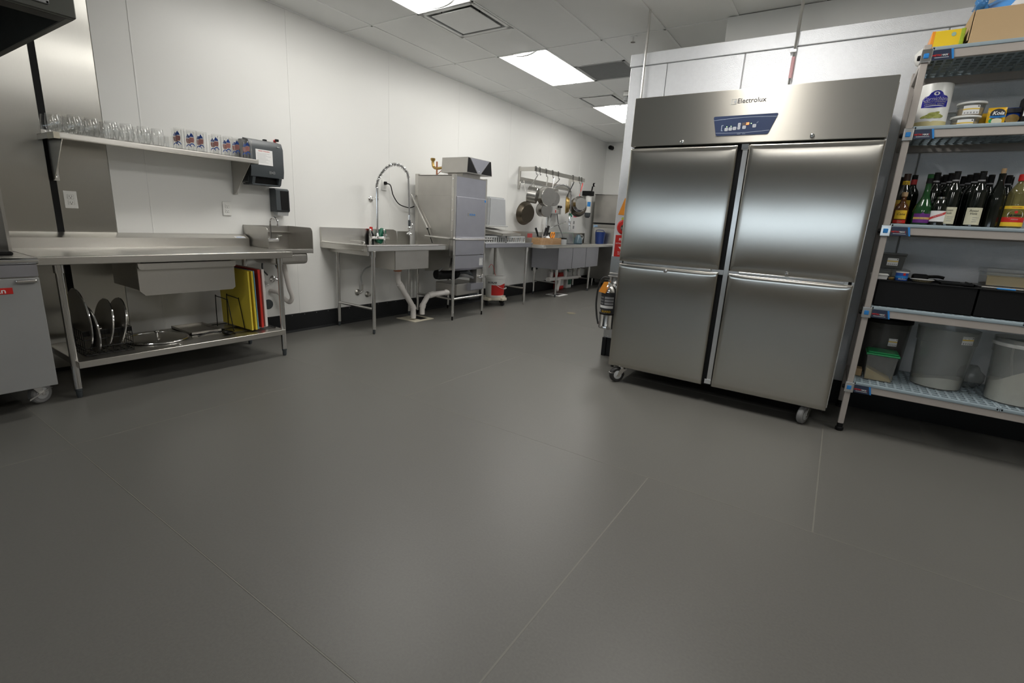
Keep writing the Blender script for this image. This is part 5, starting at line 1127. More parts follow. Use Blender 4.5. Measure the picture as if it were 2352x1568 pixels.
part(cp_, 'display', MB().box(-.668, -.622, FYF-.0036, FYF-.003, 1.896, 1.912), mat('display_window', (.12, .10, .10), .3))
text(cp_, '33', .018, LED, (-.636, FYF-.0042, 1.904), shear=.15)
for x, z in ((-.758, 1.892), (-.733, 1.894), (-.614, 1.905)): part(cp_, 'indicator', MB().lathe((x, FYF-.003, z), [(.0022, 0), (.0022, -.001)], 8, 'y'), LEDG)
part(cp_, 'side_marks', MB().box(-.792, -.780, FYF-.0036, FYF-.003, 1.868, 1.871).box(-.792, -.788, FYF-.0036, FYF-.003, 1.871, 1.9).box(-.792, -.780, FYF-.0036, FYF-.003, 1.9, 1.903), LINE)
text(cp_, 'smart    sense', .009, LINE, (-.665, FYF-.0036, 1.8455))
strip([(-.583, 1.905), (-.574, 1.914)], .003, 'tick_mark')
CBK = mat('black_wheel', (.02, .02, .02), .45)
caster(fg, -1.30, 3.655, .14, .062, -2.3, CBK); caster(fg, .0, 3.70, .14, .062, -1.9, GREYR, False)
caster(fg, -1.30, 4.14, .14, .062, -1.0, CBK, False); caster(fg, .0, 4.14, .14, .062, -1.2, CBK, False)
part(fg, 'underside', MB().box(FX0+.02, FX1-.02, FYF+.07, FYB-.01, .125, .14), BLACK)
part(fg, 'hinge_pin', MB().cyl((FX0+.03, FYF+.03, .115), (FX0+.03, FYF+.03, .14), .012, n=10), BLACKM)
part(fg, 'hinge_pin', MB().cyl((FX1-.03, FYF+.03, .115), (FX1-.03, FYF+.03, .14), .012, n=10), BLACKM)
# ------------------------------------------------------------------ polymer shelving unit
QX0, QX1, QY0, QY1 = .185, 1.72, 3.685, 4.275
zs = [2.258, 1.857, 1.325, .832, .345]
su = thing('shelving_unit', 'taupe post shelving unit with five blue grey slotted shelves', 'shelving', (.95, 3.98, 0))
for x, y in ((QX0, QY0), (QX1-.034, QY0), (QX0, QY1-.034), (QX1-.034, QY1-.034)):
    pp = part(su, 'post', MB().box(x, x+.034, y, y+.034, .05, 2.275, .006, 2), TAUPE)
    part(pp, 'foot', MB().lathe((x+.017, y+.017, 0), [(.020, 0), (.024, .006), (.024, .02), (.017, .024), (.017, .05)], 16), BLACK)
def shelf_mat(x0, x1, y0, y1, z):
    m = MB(); p = .042; th = .012
    m.box(x0, x1, y0, y0+.02, z-.02, z, .005, 2).box(x0, x1, y1-.02, y1, z-.02, z, .005, 2).box(x0, x0+.012, y0, y1, z-.018, z).box(x1-.012, x1, y0, y1, z-.018, z)
    n = int((x1-x0)/p)
    for i in range(1, n): x = x0+(x1-x0)*i/n; m.box(x-.006, x+.006, y0+.01, y1-.01, z-.012, z)
    k = int((y1-y0)/.052)
    for i in range(1, k): y = y0+(y1-y0)*i/k; m.box(x0+.005, x1-.005, y-.007, y+.007, z-.0125, z-.0005)
    return m
for i, z in enumerate(zs):
    xm = QX0+.72
    part(su, 'shelf_mat', shelf_mat(QX0+.036, xm-.001, QY0-.006, QY1+.002, z), MAT_BG)
    part(su, 'shelf_mat', shelf_mat(xm+.001, QX1-.036, QY0-.006, QY1+.002, z), MAT_BG)
    part(su, 'front_beam', MB().box(QX0+.03, QX1-.03, QY0-.002, QY0+.022, z-.062, z-.018, .004, 2), TAUPE)
    part(su, 'back_beam', MB().box(QX0+.03, QX1-.03, QY1-.026, QY1-.002, z-.062, z-.018, .004, 2), TAUPE)
    part(su, 'side_beam', MB().box(QX0+.006, QX0+.03, QY0+.03, QY1-.03, z-.062, z-.018, .003, 1), BLACK if i < 0 else TAUPE)
    part(su, 'side_beam', MB().box(QX1-.03, QX1-.006, QY0+.03, QY1-.03, z-.062, z-.018, .003, 1), TAUPE)
    cb = part(su, 'corner_bracket', MB().box(QX0-.006, QX0+.044, QY0-.008, QY0+.04, z-.075, z-.008, .004, 2), TUBE)
    part(cb, 'wedge', MB().box(QX0+.006, QX0+.030, QY0-.011, QY0-.006, z-.056, z-.030, .003, 1), CYANB)
    part(cb, 'release', MB().lathe((QX0-.006, QY0+.017, z-.045), [(.014, 0), (.012, -.012), (0, -.014)], 10, 'x'), BLACK)
    bd = part(cb, 'badge', MB().prism([(QX0+.045, z-.018), (QX0+.118, z-.018), (QX0+.13, z-.068), (QX0+.045, z-.068)], 'y', QY0-.006, QY0-.001), NAVY)
    part(bd, 'blue_end', MB().prism([(QX0+.118, z-.018), (QX0+.128, z-.018), (QX0+.138, z-.068), (QX0+.13, z-.068)], 'y', QY0-.006, QY0-.001), CYANB)
    text(bd, 'METRO', .0125, RED, (QX0+.066, QY0-.0066, z-.046), bold=.0003); text(bd, 'MAX', .0125, PAPER, (QX0+.096, QY0-.0066, z-.046), bold=.0003); text(bd, 'i', .0125, RED, (QX0+.1125, QY0-.0066, z-.046), bold=.0004)
    part(bd, 'underline', MB().box(QX0+.055, QX0+.115, QY0-.0068, QY0-.006, z-.058, z-.0562), PAPER)

def sticker(t, x, y, z, w=.05, h=.04, face='-y', wrap=None):
    # storage label: white card, yellow stripe, printed ticks
    if wrap:
        cx_, cy_, r = wrap; a = (x-cx_)/r; da = w/2/r
        s = part(t, 'date_label', patch(cx_, cy_, r, a-da, a+da, z-h/2, z+h/2, 6, .001), PAPER)
        part(s, 'stripe', patch(cx_, cy_, r, a-da, a+da, z+h*.02, z+h*.16, 6, .0016), YSTICK)
        for i in range(5): part(s, 'print_tick', patch(cx_, cy_, r, a-da*.8+i*da*.36, a-da*.62+i*da*.36, z-h*.42, z-h*.25, 1, .0016), GREYINK)
        part(s, 'dot', patch(cx_, cy_, r, a+da*.7, a+da*.88, z+h*.3, z+h*.42, 1, .0016), INK)
    else:
        s = part(t, 'date_label', MB().box(x-w/2, x+w/2, y-.001, y, z-h/2, z+h/2), PAPER)
        part(s, 'stripe', MB().box(x-w/2, x+w/2, y-.0014, y-.001, z+h*.02, z+h*.16), YSTICK)
        for i in range(5): part(s, 'print_tick', MB().box(x-w*.4+i*w*.18, x-w*.31+i*w*.18, y-.0014, y-.001, z-h*.42, z-h*.25), GREYINK)
        part(s, 'dot', MB().box(x+w*.35, x+w*.44, y-.0014, y-.001, z+h*.3, z+h*.42), INK)
    return s
# ---- top shelf
z = zs[0]
cbx = thing('cardboard_box', 'large brown cardboard box on the top shelf', 'box', (.75, 3.93, z))
part(cbx, 'body', MB().box(.372, 1.02, 3.735, 4.15, z, z+.172, .003, 1), CARD)
part(cbx, 'flap', MB().prism([(3.735, z+.172), (4.15, z+.172), (4.10, z+.09), (3.74, z+.03)], 'x', .352, .356).xf(Matrix.Translation((.37, 0, z+.172)) @ Matrix.Rotation(-.0, 4, 'Y') @ Matrix.Translation((-.37+.012, 0, -z-.172))), CARD)
part(cbx, 'tape', MB().box(.60, .66, 3.7335, 3.735, z+.02, z+.09).box(.60, .66, 3.7335, 4.0, z+.172, z+.1735), mat('packing_tape', (.45, .31, .17), .35))
yb = thing('yellow_box', 'yellow and orange carton at the left end of the top shelf', 'box', (.28, 3.85, z))
part(yb, 'body', MB().box(.212, .352, 3.755, 3.98, z, z+.098, .003, 1), mat('yellow_carton', (.80, .55, .02), .4, var=.08, scale=6))
part(yb, 'orange_edge', MB().box(.211, .226, 3.754, 3.981, z+.002, z+.0985, .002, 1), mat('orange_carton', (.85, .30, .02), .4))
part(yb, 'green_edge', MB().box(.333, .3525, 3.754, 3.981, z+.002, z+.0985, .002, 1), mat('lime_carton', (.38, .50, .03), .5, var=.35, scale=60))
part(yb, 'seal', MB().lathe((.305, 3.7548, z+.074), [(.010, 0), (.010, -.0012)], 20, 'y'), mat('seal_print', (.30, .45, .36), .5))
bgw = solo('plastic_bag', 'crumpled pale plastic bag behind the yellow carton', 'bag', MB().sphere((.222, 4.06, z+.055), .07, 14, (.75, 1.0, .8)), WHITEP, (.222, 4.06, z))
for v in bgw.data.vertices: v.co += Vector((random.uniform(-.006, .006), random.uniform(-.006, .006), random.uniform(-.004, .004)))
bb_ = thing('blue_snack_bag', 'blue and yellow printed bag lying on the cardboard box', 'bag', (.52, 3.87, z+.174))
bmx = bmesh.new(); bmesh.ops.create_grid(bmx, x_segments=14, y_segments=8, size=.5)
for v in bmx.verts:
    a, b = v.co.x*2, v.co.y*2
    v.co = Vector((v.co.x*.30, v.co.y*.20, .035*max(0, (1-a**4))*max(0, 1-b**4)+random.uniform(0, .004)))
up_ = MB().bm(bmx); dn = MB().add([(x, y, -zv*.3) for x, y, zv in up_.v], [f[::-1] for f in up_.f])
bagm = Matrix.Translation((.585, 3.87, z+.221)) @ Matrix.Rotation(.45, 4, 'X')
part(bb_, 'sheet', MB().add(up_.v, up_.f).add(dn.v, dn.f).xf(bagm), mat('bag_blue', (.10, .35, .80), .25, wave=.3, wscale=20))
part(bb_, 'picture', MB().add([(x*.75+.035, y*.75, zv+.004) for x, y, zv in up_.v], up_.f).xf(bagm), mat('bag_yellow', (.75, .42, .04), .3, var=.25, scale=18))
part(bb_, 'white_band', MB().add([(x*.5+.0, y*.2-.075, zv*.9+.0055) for x, y, zv in up_.v], up_.f).xf(bagm), PAPER)
bl2 = solo('blue_plastic_wrap', 'crinkled blue plastic wrapper at the corner of the cardboard box', 'wrapper', MB().sphere((.395, 3.80, z+.215), .045, 14, (.7, 1.2, 1.0)), mat('blue_film', (.06, .22, .50), .15, wave=.6, wscale=30), (.395, 3.8, z+.172))
for v in bl2.data.vertices: v.co += Vector((random.uniform(-.009, .009),)*1+(random.uniform(-.01, .01), random.uniform(-.008, .008)))
# ---- second shelf
z = zs[1]
cn = (.298, 3.875)
can = thing('cornichon_can', 'tall white can with blue label at the left of the second shelf', 'can', (cn[0], cn[1], z))
r = .0765
part(can, 'body', MB().lathe((cn[0], cn[1], z), [(r-.002, 0), (r, .003), (r, .243), (r-.002, .247), (r-.005, .242), (0, .242)], 40), WHITEP)
top = [(-.062, .165), (-.052, .177), (-.034, .182), (-.026, .196), (-.012, .205), (0, .207), (.012, .205), (.026, .196), (.034, .182), (.052, .177), (.062, .165)]
def wrapped(t, name, pts_lo, pts_hi, m, e=.0008):
    n = len(pts_lo); R = r+e
    f = lambda a, h: (cn[0]+R*math.sin(a/r), cn[1]-R*math.cos(a/r), z+h)
    return part(t, name, MB().add([f(*p) for p in pts_lo]+[f(*p) for p in pts_hi], [(i, i+1, n+1+i, n+i) for i in range(n-1)]), m)
lb = wrapped(can, 'blue_label', [(a, .115+.006*abs(a)/.062) for a, _ in top], top, mat('royal_blue', (.012, .012, .28), .35))
part(can, 'cream_base', patch(cn[0], cn[1], r, -1.5, 1.5, .0+z+.002, z+.046, 20, .0007), mat('can_cream', (.62, .55, .28), .4))
bowl_ = [(-.055+.11*i/10, .046+.014*abs(math.cos(PI*i/10))) for i in range(11)]
wrapped(can, 'bowl_rim', [(a, h-.004) for a, h in bowl_], [(a, .062-.0*a) for a, h in bowl_], PAPER, .001)
for i, (a, h, w_, tl) in enumerate([(-.038, .068, .016, .2), (-.02, .075, .020, .4), (-.002, .084, .02, .1), (.016, .086, .018, .35), (.03, .076, .018, -.2), (.004, .07, .022, 0), (-.014, .067, .02, -.1), (.04, .068, .014, .3), (.022, .067, .018, .1)]):
    pl = [(a+w_*math.cos(t)*math.cos(tl)-.0075*math.sin(t)*math.sin(tl), h+w_*math.cos(t)*math.sin(tl)+.0075*math.sin(t)*math.cos(tl)) for t in [2*PI*k/14 for k in range(14)]]
    R = r+.0012+.0002*i
    part(can, 'gherkin_print', MB().add([(cn[0]+R*math.sin(p/r), cn[1]-R*math.cos(p/r), z+q) for p, q in pl], [tuple(range(14))]), PICKLE if i % 2 else mat('gherkin_light%d' % i, (.38, .40, .10), .5, var=.2, scale=80))
W_ = (cn[0], cn[1], r+.0004)
text(lb, 'Cornichons', .030, PAPER, (cn[0], cn[1], z+.163), wrap=W_, shear=.25, sx=.86)
text(lb, 'FRENCH GHERKINS', .0125, CREAM, (cn[0], cn[1], z+.147), wrap=W_, sx=.95); text(lb, 'ORIGINAL RECIPE', .0125, CREAM, (cn[0], cn[1], z+.134), wrap=W_, sx=.95)
wrapped(lb, 'white_swoosh', [(-.045+.09*i/8, .1232+.002*math.sin(PI*i/8)) for i in range(9)], [(-.045+.09*i/8, .1245+.004*math.sin(PI*i/8)) for i in range(9)], PAPER, .0012)
part(lb, 'bird_mark', MB().add([(cn[0]+(r+.0012)*math.sin(p/r), cn[1]-(r+.0012)*math.cos(p/r), z+q) for p, q in [(.013*math.cos(t), .190+.010*math.sin(t)) for t in [2*PI*k/16 for k in range(16)]]], [tuple(range(16))]), PAPER)
part(lb, 'bird_detail', MB().add([(cn[0]+(r+.0016)*math.sin(p/r), cn[1]-(r+.0016)*math.cos(p/r), z+q) for p, q in [(-.004, .196), (.004, .197), (.006, .189), (.002, .184), (-.002, .190)]], [tuple(range(5))]), mat('royal_blue2', (.012, .012, .28), .35))
def deli(cx_, cy_, z0, r, h, lab_, food, name='deli_tub'):
    t = thing(name, lab_, 'tub', (cx_, cy_, z0), 'clear deli tubs on the second shelf')
    part(t, 'cup', MB().shell((cx_, cy_, z0), [(0, .002), (r*.86, 0), (r*.9, .004), (r, h), (r-.002, h), (r*.88, .006), (0, .004)], 32), PLASTIC)
    part(t, 'lid', MB().lathe((cx_, cy_, z0), [(r+.001, h-.006), (r+.004, h-.004), (r+.004, h+.005), (r-.004, h+.007), (r-.008, h+.004), (0, h+.004)], 32), WHITEP)
    part(t, 'contents', MB().lathe((cx_, cy_, z0), [(0, .005), (r*.86, .005), (r*.9, h*.6), (0, h*.62)], 24), food)
    sticker(t, cx_-.004, 0, z0+h*.42, .072, .046, wrap=(cx_, cy_, r*.965))
    return t
deli(.458, 3.885, z, .064, .066, 'lower clear deli tub with white lid beside the can', TAN)
deli(.472, 3.893, z+.0735, .062, .066, 'upper clear deli tub stacked beside the can', TAN)
pc = thing('side_container', 'tall narrow clear container behind the stacked deli tubs', 'container', (.405, 4.0, z))
part(pc, 'body', MB().box(.372, .43, 3.985, 4.08, z, z+.115, .008, 2), PLASTIC); part(pc, 'lid', MB().box(.37, .432, 3.983, 4.082, z+.1155, z+.124, .004, 1), WHITEP)
def pouch(x0, x1, y, zb, h, m, name, lab_, lean=.12, cat_='pouch'):
    t = thing(name, lab_, cat_, ((x0+x1)/2, y, zb))
    bmx = bmesh.new(); bmesh.ops.create_grid(bmx, x_segments=10, y_segments=12, size=.5)
    for v in bmx.verts:
        a, b = v.co.x*2, v.co.y*2; d = .020*(1-a**4)*max(0, 1-((b+.25)/1.25)**2 if b > -.25 else 1-((b+.25)/.75)**4*.3)
        v.co = Vector(((x0+x1)/2+v.co.x*(x1-x0), -d, (v.co.y+.5)*h))
    f = MB().bm(bmx); bk = MB().add([(a, -b, c) for a, b, c in f.v], [q[::-1] for q in f.f])
    M_ = Matrix.Translation((0, y, zb)) @ Matrix.Rotation(-lean, 4, 'X')
    part(t, 'bag', MB().add(f.v, f.f).add(bk.v, bk.f).xf(M_), m)
    return t, f, M_
kp, kf, kM = pouch(.545, .622, 3.86, z, .112, mat('coconut_pouch_yellow', (.82, .48, .02), .3, var=.1), 'coconut_pouch', 'yellow coconut pouch with black round label on the second shelf')
ov = MB().add([(.5845+.031*math.cos(a), -.0225, .072+.027*math.sin(a)) for a in [2*PI*k/24 for k in range(24)]], [tuple(range(24))]).xf(kM)
o1 = part(kp, 'black_oval', ov, INK)
part(kp, 'blue_band', MB().box(.553, .617, -.0232, -.0228, .052, .062).xf(kM), CYANB)
part(kp, 'coconut_print', MB().add([(.585+.022*math.cos(a), -.0236, .033+.016*math.sin(a)) for a in [2*PI*k/20 for k in range(20)]], [tuple(range(20))]).xf(kM), CREAM)
part(kp, 'leaf_print', MB().add([(.560+.008*math.cos(a), -.0232, .036+.011*math.sin(a)) for a in [2*PI*k/12 for k in range(12)]], [tuple(range(12))]).xf(kM), GREENL)
kt = text(o1, 'Koia', .026, PAPER, (.5845, 3.86-.0262+.008, z+.075), shear=.2, bold=.0006)
kt.data.transform(Matrix.Translation((0, -.0065, 0)))
pouch(.508, .556, 3.915, z, .095, mat('coconut_pouch_back', (.70, .42, .03), .3, var=.2), 'coconut_pouch', 'second yellow coconut pouch half hidden behind the first')
sp_, sf_, sM = pouch(.618, .69, 3.885, z, .118, mat('snack_blue', (.02, .08, .45), .2, var=.2), 'snack_pouch', 'dark blue snack pouch with brown picture on the second shelf', .25)
part(sp_, 'picture', MB().add([(.652+.026*math.cos(a)*1.1, -.0232, .045+.026*math.sin(a)) for a in [2*PI*k/20 for k in range(20)]], [tuple(range(20))]).xf(sM), mat('grain_print', (.30, .19, .05), .5, var=.4, scale=90))
part(sp_, 'black_band', MB().box(.622, .686, -.0226, -.020, .080, .105).xf(sM), INK)
bx2 = thing('spice_carton', 'tall black and white carton at the right edge of the second shelf', 'box', (.74, 3.9, z))
part(bx2, 'body', MB().box(.682, .80, 3.84, 3.96, z, z+.16, .002, 1), BLACK); part(bx2, 'white_panel', MB().box(.684, .798, 3.8385, 3.84, z+.055, z+.13), PAPER)
tl_ = thing('oil_jug', 'pale green jug standing behind the carton on the second shelf', 'jug', (.80, 4.08, z))
part(tl_, 'body', MB().box(.74, .90, 4.02, 4.16, z, z+.24, .03, 3), mat('pale_green_jug', (.42, .46, .30), .35)); part(tl_, 'cap', MB().cyl((.82, 4.09, z+.24), (.82, 4.09, z+.265), .03, n=16), GREEN)
# ---- bottles on the third shelf
z = zs[2]+.001
def bottle(name, lab_, x, y, prof, m, cap=None, label=None, n=26, group=None):
    t = thing(name, lab_, 'bottle', (x, y, z), group)
    part(t, 'glass', MB().lathe((x, y, z), prof, n), m)
    if cap: part(t, 'cap', MB().lathe((x, y, z), cap[0], 18), cap[1])
    if label:
        for nm, r_, a0, a1, z0, z1, m2 in label: part(t, nm, patch(x, y, r_, a0, a1, z+z0, z+z1, 12), m2)
    return t
WINE = [(.034, 0), (.0375, .004), (.0375, .185), (.034, .205), (.019, .228), (.0145, .245), (.0140, .292), (.0152, .293), (.0152, .30), (0, .30)]
WCAP = [(.0158, .235), (.0152, .26), (.0152, .302), (0, .303)]
def wine(x, y, lab_, label='cream', foil=BLACK, group='dark wine bottles on the third shelf'):
    t = bottle('wine_bottle', lab_, x, y, WINE, DARKGLASS, (WCAP, foil), None, 24, group)
    part(t, 'neck_ring', patch(x, y, .0155, -1.6, 1.6, z+.248, z+.256, 10, .0006), GREYINK)
    if label == 'cream':
        l = part(t, 'label', patch(x, y, .0376, -1.05, 1.05, z+.012, z+.105, 14), CREAM)
        text(l, 'Rosso\nViola', .016, INK, (x-.004, y, z+.08), wrap=(x, y, .0380), shear=.3)
        for i in range(3): part(l, 'print_line', patch(x, y, .0382, -.1, .7-.1*i, z+.05-i*.011, z+.052-i*.011, 5), GREYINK)
    return t
wine(.478, 3.805, 'front wine bottle with cream label in the middle of the bottle row')
wine(.588, 3.81, 'wine bottle with cream label right of the middle in the front row')
wine(.398, 3.865, 'dark wine bottle without visible label behind the squat liqueur bottle', None)
for i in range(3):
    wine(.463-.014*i, 3.893+.085*i, ['second', 'third', 'rearmost'][i]+' dark wine bottle in the file behind the middle cream label', None)
    wine(.573-.014*i, 3.898+.085*i, ['second', 'third', 'rearmost'][i]+' dark wine bottle in the file behind the right cream label', None)
wine(.655, 3.99, 'dark wine bottle standing behind the corked bottle', None); wine(.64, 4.085, 'rearmost dark wine bottle behind the corked bottle', None)
wine(.735, 4.02, 'dark wine bottle behind the mirin bottle', None); wine(.76, 4.11, 'rearmost dark wine bottle behind the mirin bottle', None)
bottle('corked_bottle', 'slim dark bottle with protruding cork left of the mirin', .672, 3.835, [(.032, 0), (.036, .004), (.036, .15), (.031, .19), (.017, .235), (.0145, .26), (.0155, .292), (0, .293)], DARKGLASS, ([(.0105, .292), (.0115, .315), (.0105, .319), (0, .319)], CORK))
bottle('squat_bottle', 'squat dark bottle with white label and diagonal red band', .432, 3.79, [(.034, 0), (.038, .004), (.038, .105), (.033, .128), (.022, .148), (.019, .152), (0, .152)], DARKGLASS, ([(.0205, .148), (.0205, .160), (.0, .162)], CHROME), [('label', .0381, -1.1, 1.1, .022, .082, PAPER)])
n_ = 10; rb2 = .0390
sq = [o for o in bpy.data.objects if o.name == 'squat_bottle'][0]
part(sq, 'red_band', MB().add([(.432+rb2*math.sin(-1.05+2.1*i/n_), 3.79-rb2*math.cos(-1.05+2.1*i/n_), z+.03+.036*i/n_) for i in range(n_+1)]+[(.432+rb2*math.sin(-1.05+2.1*i/n_), 3.79-rb2*math.cos(-1.05+2.1*i/n_), z+.044+.036*i/n_) for i in range(n_+1)], [(i, i+1, n_+2+i, n_+1+i) for i in range(n_)]), REDP)
text(sq, 'RED STRIPE', .009, PAPER, (.432, 3.79, z+.0555), wrap=(.432, 3.79, .0393), tilt=.42)
lq = bottle('liqueur_bottle', 'bulbous long necked liqueur bottle with purple label', .362, 3.80, [(.034, 0), (.043, .004), (.046, .03), (.046, .08), (.040, .108), (.027, .135), (.018, .165), (.0145, .20), (.0135, .262), (.0150, .264), (.0150, .285), (0, .285)], GREENGLASS, ([(.0155, .235), (.0148, .255), (.0150, .287), (0, .288)], BLACK),
            [('label', .0462, -.95, .95, .012, .064, PURPLE), ('band', .0466, -.95, .95, .032, .044, mat('gold_print', (.62, .40, .12), .4))])
mk = MB().add([(.362+.0472*math.sin(a), 3.80-.0472*math.cos(a), z+h) for a, h in ((-.62, .040), (-.2, .062), (0, .072), (.2, .062), (.62, .040), (.2, .028), (0, .020), (-.2, .028))], [tuple(range(8))])
part(lq, 'emblem', mk, PURPLE)
text(lq, 'COURVOISIER', .0075, CREAM, (.362, 3.80, z+.040), wrap=(.362, 3.80, .0474))
sy = bottle('syrup_bottle', 'small clear bottle with yellow label and cork at the shelf end', .262, 3.80, [(.032, 0), (.036, .004), (.036, .085), (.030, .105), (.015, .125), (.0125, .132), (.0125, .165), (0, .165)], AMBER, ([(.0135, .160), (.0150, .165), (.0150, .185), (0, .187)], CORK),
            [('label', .0362, -.85, .85, .030, .080, YELLOWL), ('red_strip', .0362, -.95, .95, .006, .024, RED)])
text(sy, 'Cane', .02, INK, (.262, 3.80, z+.058), wrap=(.262, 3.80, .0366), shear=.3); text(sy, 'Rhum', .010, CREAM, (.262, 3.80, z+.015), wrap=(.262, 3.80, .0366), shear=.3)
ru = bottle('rum_bottle', 'tall dark rum bottle with yellow neck label behind the small one', .262, 3.90, [(.038, 0), (.043, .004), (.043, .165), (.035, .20), (.019, .232), (.0165, .25), (.0165, .29), (0, .29)], DARKGLASS, ([(.0175, .262), (.0172, .30), (0, .302)], mat('brown_cap', (.05, .022, .014), .4)),
            [('neck_label', .0180, -1.3, 1.3, .225, .258, YELLOWL), ('label', .0432, -1.1, 1.1, .08, .145, mat('amber_label', (.55, .36, .04), .5, var=.3, scale=40))])
text(ru, "72", .02, INK, (.262, 3.90, z+.241), wrap=(.262, 3.90, .0184)); text(ru, "MYERS'S", .018, RED, (.262, 3.90, z+.115), wrap=(.262, 3.90, .0436))
bottle('rear_bottle', 'dark bottle with a red neck band behind the rum', .305, 3.99, WINE, DARKGLASS, (WCAP, BLACK), [('neck_band', .0152, -1.4, 1.4, .245, .275, REDP)])
bottle('rear_bottle', 'dark bottle standing in the rear corner behind the post', .245, 4.10, WINE, DARKGLASS, (WCAP, BLACK))
mi = thing('mirin_bottle', 'clear ribbed bottle with red cap and yellow label at the right', 'bottle', (.758, 3.83, z))
OIL = clear('mirin_liquid', (.62, .58, .36), body=.25, bodycol=(.28, .25, .10), rough=.08)
prof = [(.038, 0), (.045, .006), (.046, .02), (.046, .12)]+[(.046-.0015*(k % 2)-.0002*k, .125+k*.008) for k in range(9)]+[(.038, .205), (.026, .228), (.0165, .246), (.0165, .258), (0, .258)]
part(mi, 'glass', MB().lathe((.758, 3.83, z), prof, 30), OIL)
part(mi, 'cap', MB().lathe((.758, 3.83, z), [(.0195, .252), (.0200, .256), (.0200, .284), (.017, .287), (0, .287)], 22), RED)
ml = part(mi, 'label', patch(.758, 3.83, .0462, -1.3, 1.3, z+.012, z+.12, 16), YELLOWL)
part(ml, 'red_field', patch(.758, 3.83, .0466, -1.3, 1.3, z+.034, z+.060, 14), RED)
part(ml, 'olive_field', patch(.758, 3.83, .0465, -1.3, 1.3, z+.060, z+.104, 14), mat('olive_field', (.14, .12, .02), .5))
part(ml, 'white_oval', MB().add([(.758+.0472*math.sin(.72*math.cos(t)), 3.83-.0472*math.cos(.72*math.cos(t)), z+.072+.026*math.sin(t)) for t in [2*PI*k/28 for k in range(28)]], [tuple(range(28))]), PAPER)
part(ml, 'red_dot', MB().add([(.758+.0477*math.sin(.15*math.cos(t)), 3.83-.0477*math.cos(.15*math.cos(t)), z+.087+.007*math.sin(t)) for t in [2*PI*k/16 for k in range(16)]], [tuple(range(16))]), RED)
text(ml, 'AJI-MIRIN', .0135, INK, (.758, 3.83, z+.070), wrap=(.758, 3.83, .0474), bold=.0004); text(ml, 'KIKKOMAN', .008, RED, (.758, 3.83, z+.112), wrap=(.758, 3.83, .0470)); text(ml, 'MIRIN', .010, PAPER, (.758, 3.83, z+.048), wrap=(.758, 3.83, .0472))
# ---- fourth shelf: black crates and what lies on them
z = zs[3]+.001
ZB = z+.155
for i, (a, b) in enumerate(((.232, .685), (.695, 1.15))):
    t = thing('black_crate', ['left', 'right'][i]+' black open storage crate on the fourth shelf', 'crate', ((a+b)/2, 3.98, z), 'black crates on the fourth shelf')
    part(t, 'walls', MB().box(a, b, 3.735, 3.739, z, ZB).box(a, b, 4.216, 4.22, z, ZB).box(a, a+.004, 3.739, 4.216, z, ZB).box(b-.004, b, 3.739, 4.216, z, ZB).box(a, b, 3.735, 4.22, z, z+.004), BLACK)
    part(t, 'rim', MB().box(a-.006, b+.006, 3.728, 3.741, ZB, ZB+.006, .002, 1).box(a-.006, b+.006, 4.214, 4.226, ZB, ZB+.006, .002, 1).box(a-.006, a+.006, 3.741, 4.214, ZB, ZB+.006).box(b-.006, b+.006, 3.741, 4.214, ZB, ZB+.006), BLACKM)
    part(t, 'inner_tray', MB().box(a+.005, b-.005, 3.741, 4.214, ZB-.02, ZB-.012), BLACK)
ZT = ZB+.007
def clearbox(name, lab_, x0, x1, y0, y1, z0, h, body, lid, food=None, fh=.4, cat_='container', group=None, lidh=.01, lab_at=None):
    t = thing(name, lab_, cat_, ((x0+x1)/2, (y0+y1)/2, z0), group)
    w = .0025; k = .92
    bmx = MB()
    xm, ym = (x0+x1)/2, (y0+y1)/2
    def ring(s, zz): return [(xm+(x0-xm)*s, ym+(y0-ym)*s, zz), (xm+(x1-xm)*s, ym+(y0-ym)*s, zz), (xm+(x1-xm)*s, ym+(y1-ym)*s, zz), (xm+(x0-xm)*s, ym+(y1-ym)*s, zz)]
    vsx = ring(k, z0)+ring(1, z0+h)+ring(.985, z0+h)+ring(k-.015, z0+w)
    fsx = [(3, 2, 1, 0)]+[(i, (i+1) % 4, 4+(i+1) % 4, 4+i) for i in range(4)]+[(4+i, 4+(i+1) % 4, 8+(i+1) % 4, 8+i) for i in range(4)]+[(8+i, 8+(i+1) % 4, 12+(i+1) % 4, 12+i) for i in range(4)]+[(12, 13, 14, 15)]
    part(t, 'body', MB().add(vsx, fsx), body)
    part(t, 'rim', MB().tube(ring(1.01, z0+h-.006)+ring(1.01, z0+h-.006)[:1], .004, 6), body)
    if lid: part(t, 'lid', MB().box(x0-.006, x1+.006, y0-.006, y1+.006, z0+h, z0+h+lidh, .004, 2), lid)
    if food: 
        f0, f1 = ring(k-.03, z0+.004), ring(k-.03+(1-k)*fh, z0+h*fh)
        part(t, 'contents', MB().add(f0+f1, [(3, 2, 1, 0), (4, 5, 6, 7)]+[(i, (i+1) % 4, 4+(i+1) % 4, 4+i) for i in range(4)]), food)
    return t
SMOKE = clear('smoky_plastic', (.50, .51, .50), body=.30, bodycol=(.22, .22, .215), rough=.2)
t = clearbox('storage_box', 'smoky plastic storage box with date label behind the post', .205, .345, 3.86, 4.08, ZT+.062, .085, SMOKE, SMOKE, lidh=.012); sticker(t, .285, 3.862, ZT+.105, .055, .045)
clearbox('flat_tray', 'flat clear lidded tray under the smoky storage box', .20, .375, 3.85, 4.10, ZT, .05, PLASTIC, PLASTIC, lidh=.011)
q = clearbox('white_punnet', 'small white plastic punnet at the left end of the crate', .188, .272, 3.755, 3.84, ZT, .032, WHITEP, None, cat_='punnet')
tn = thing('blue_tin', 'small round blue tin on the black crate', 'tin', (.340, 3.80, ZT))
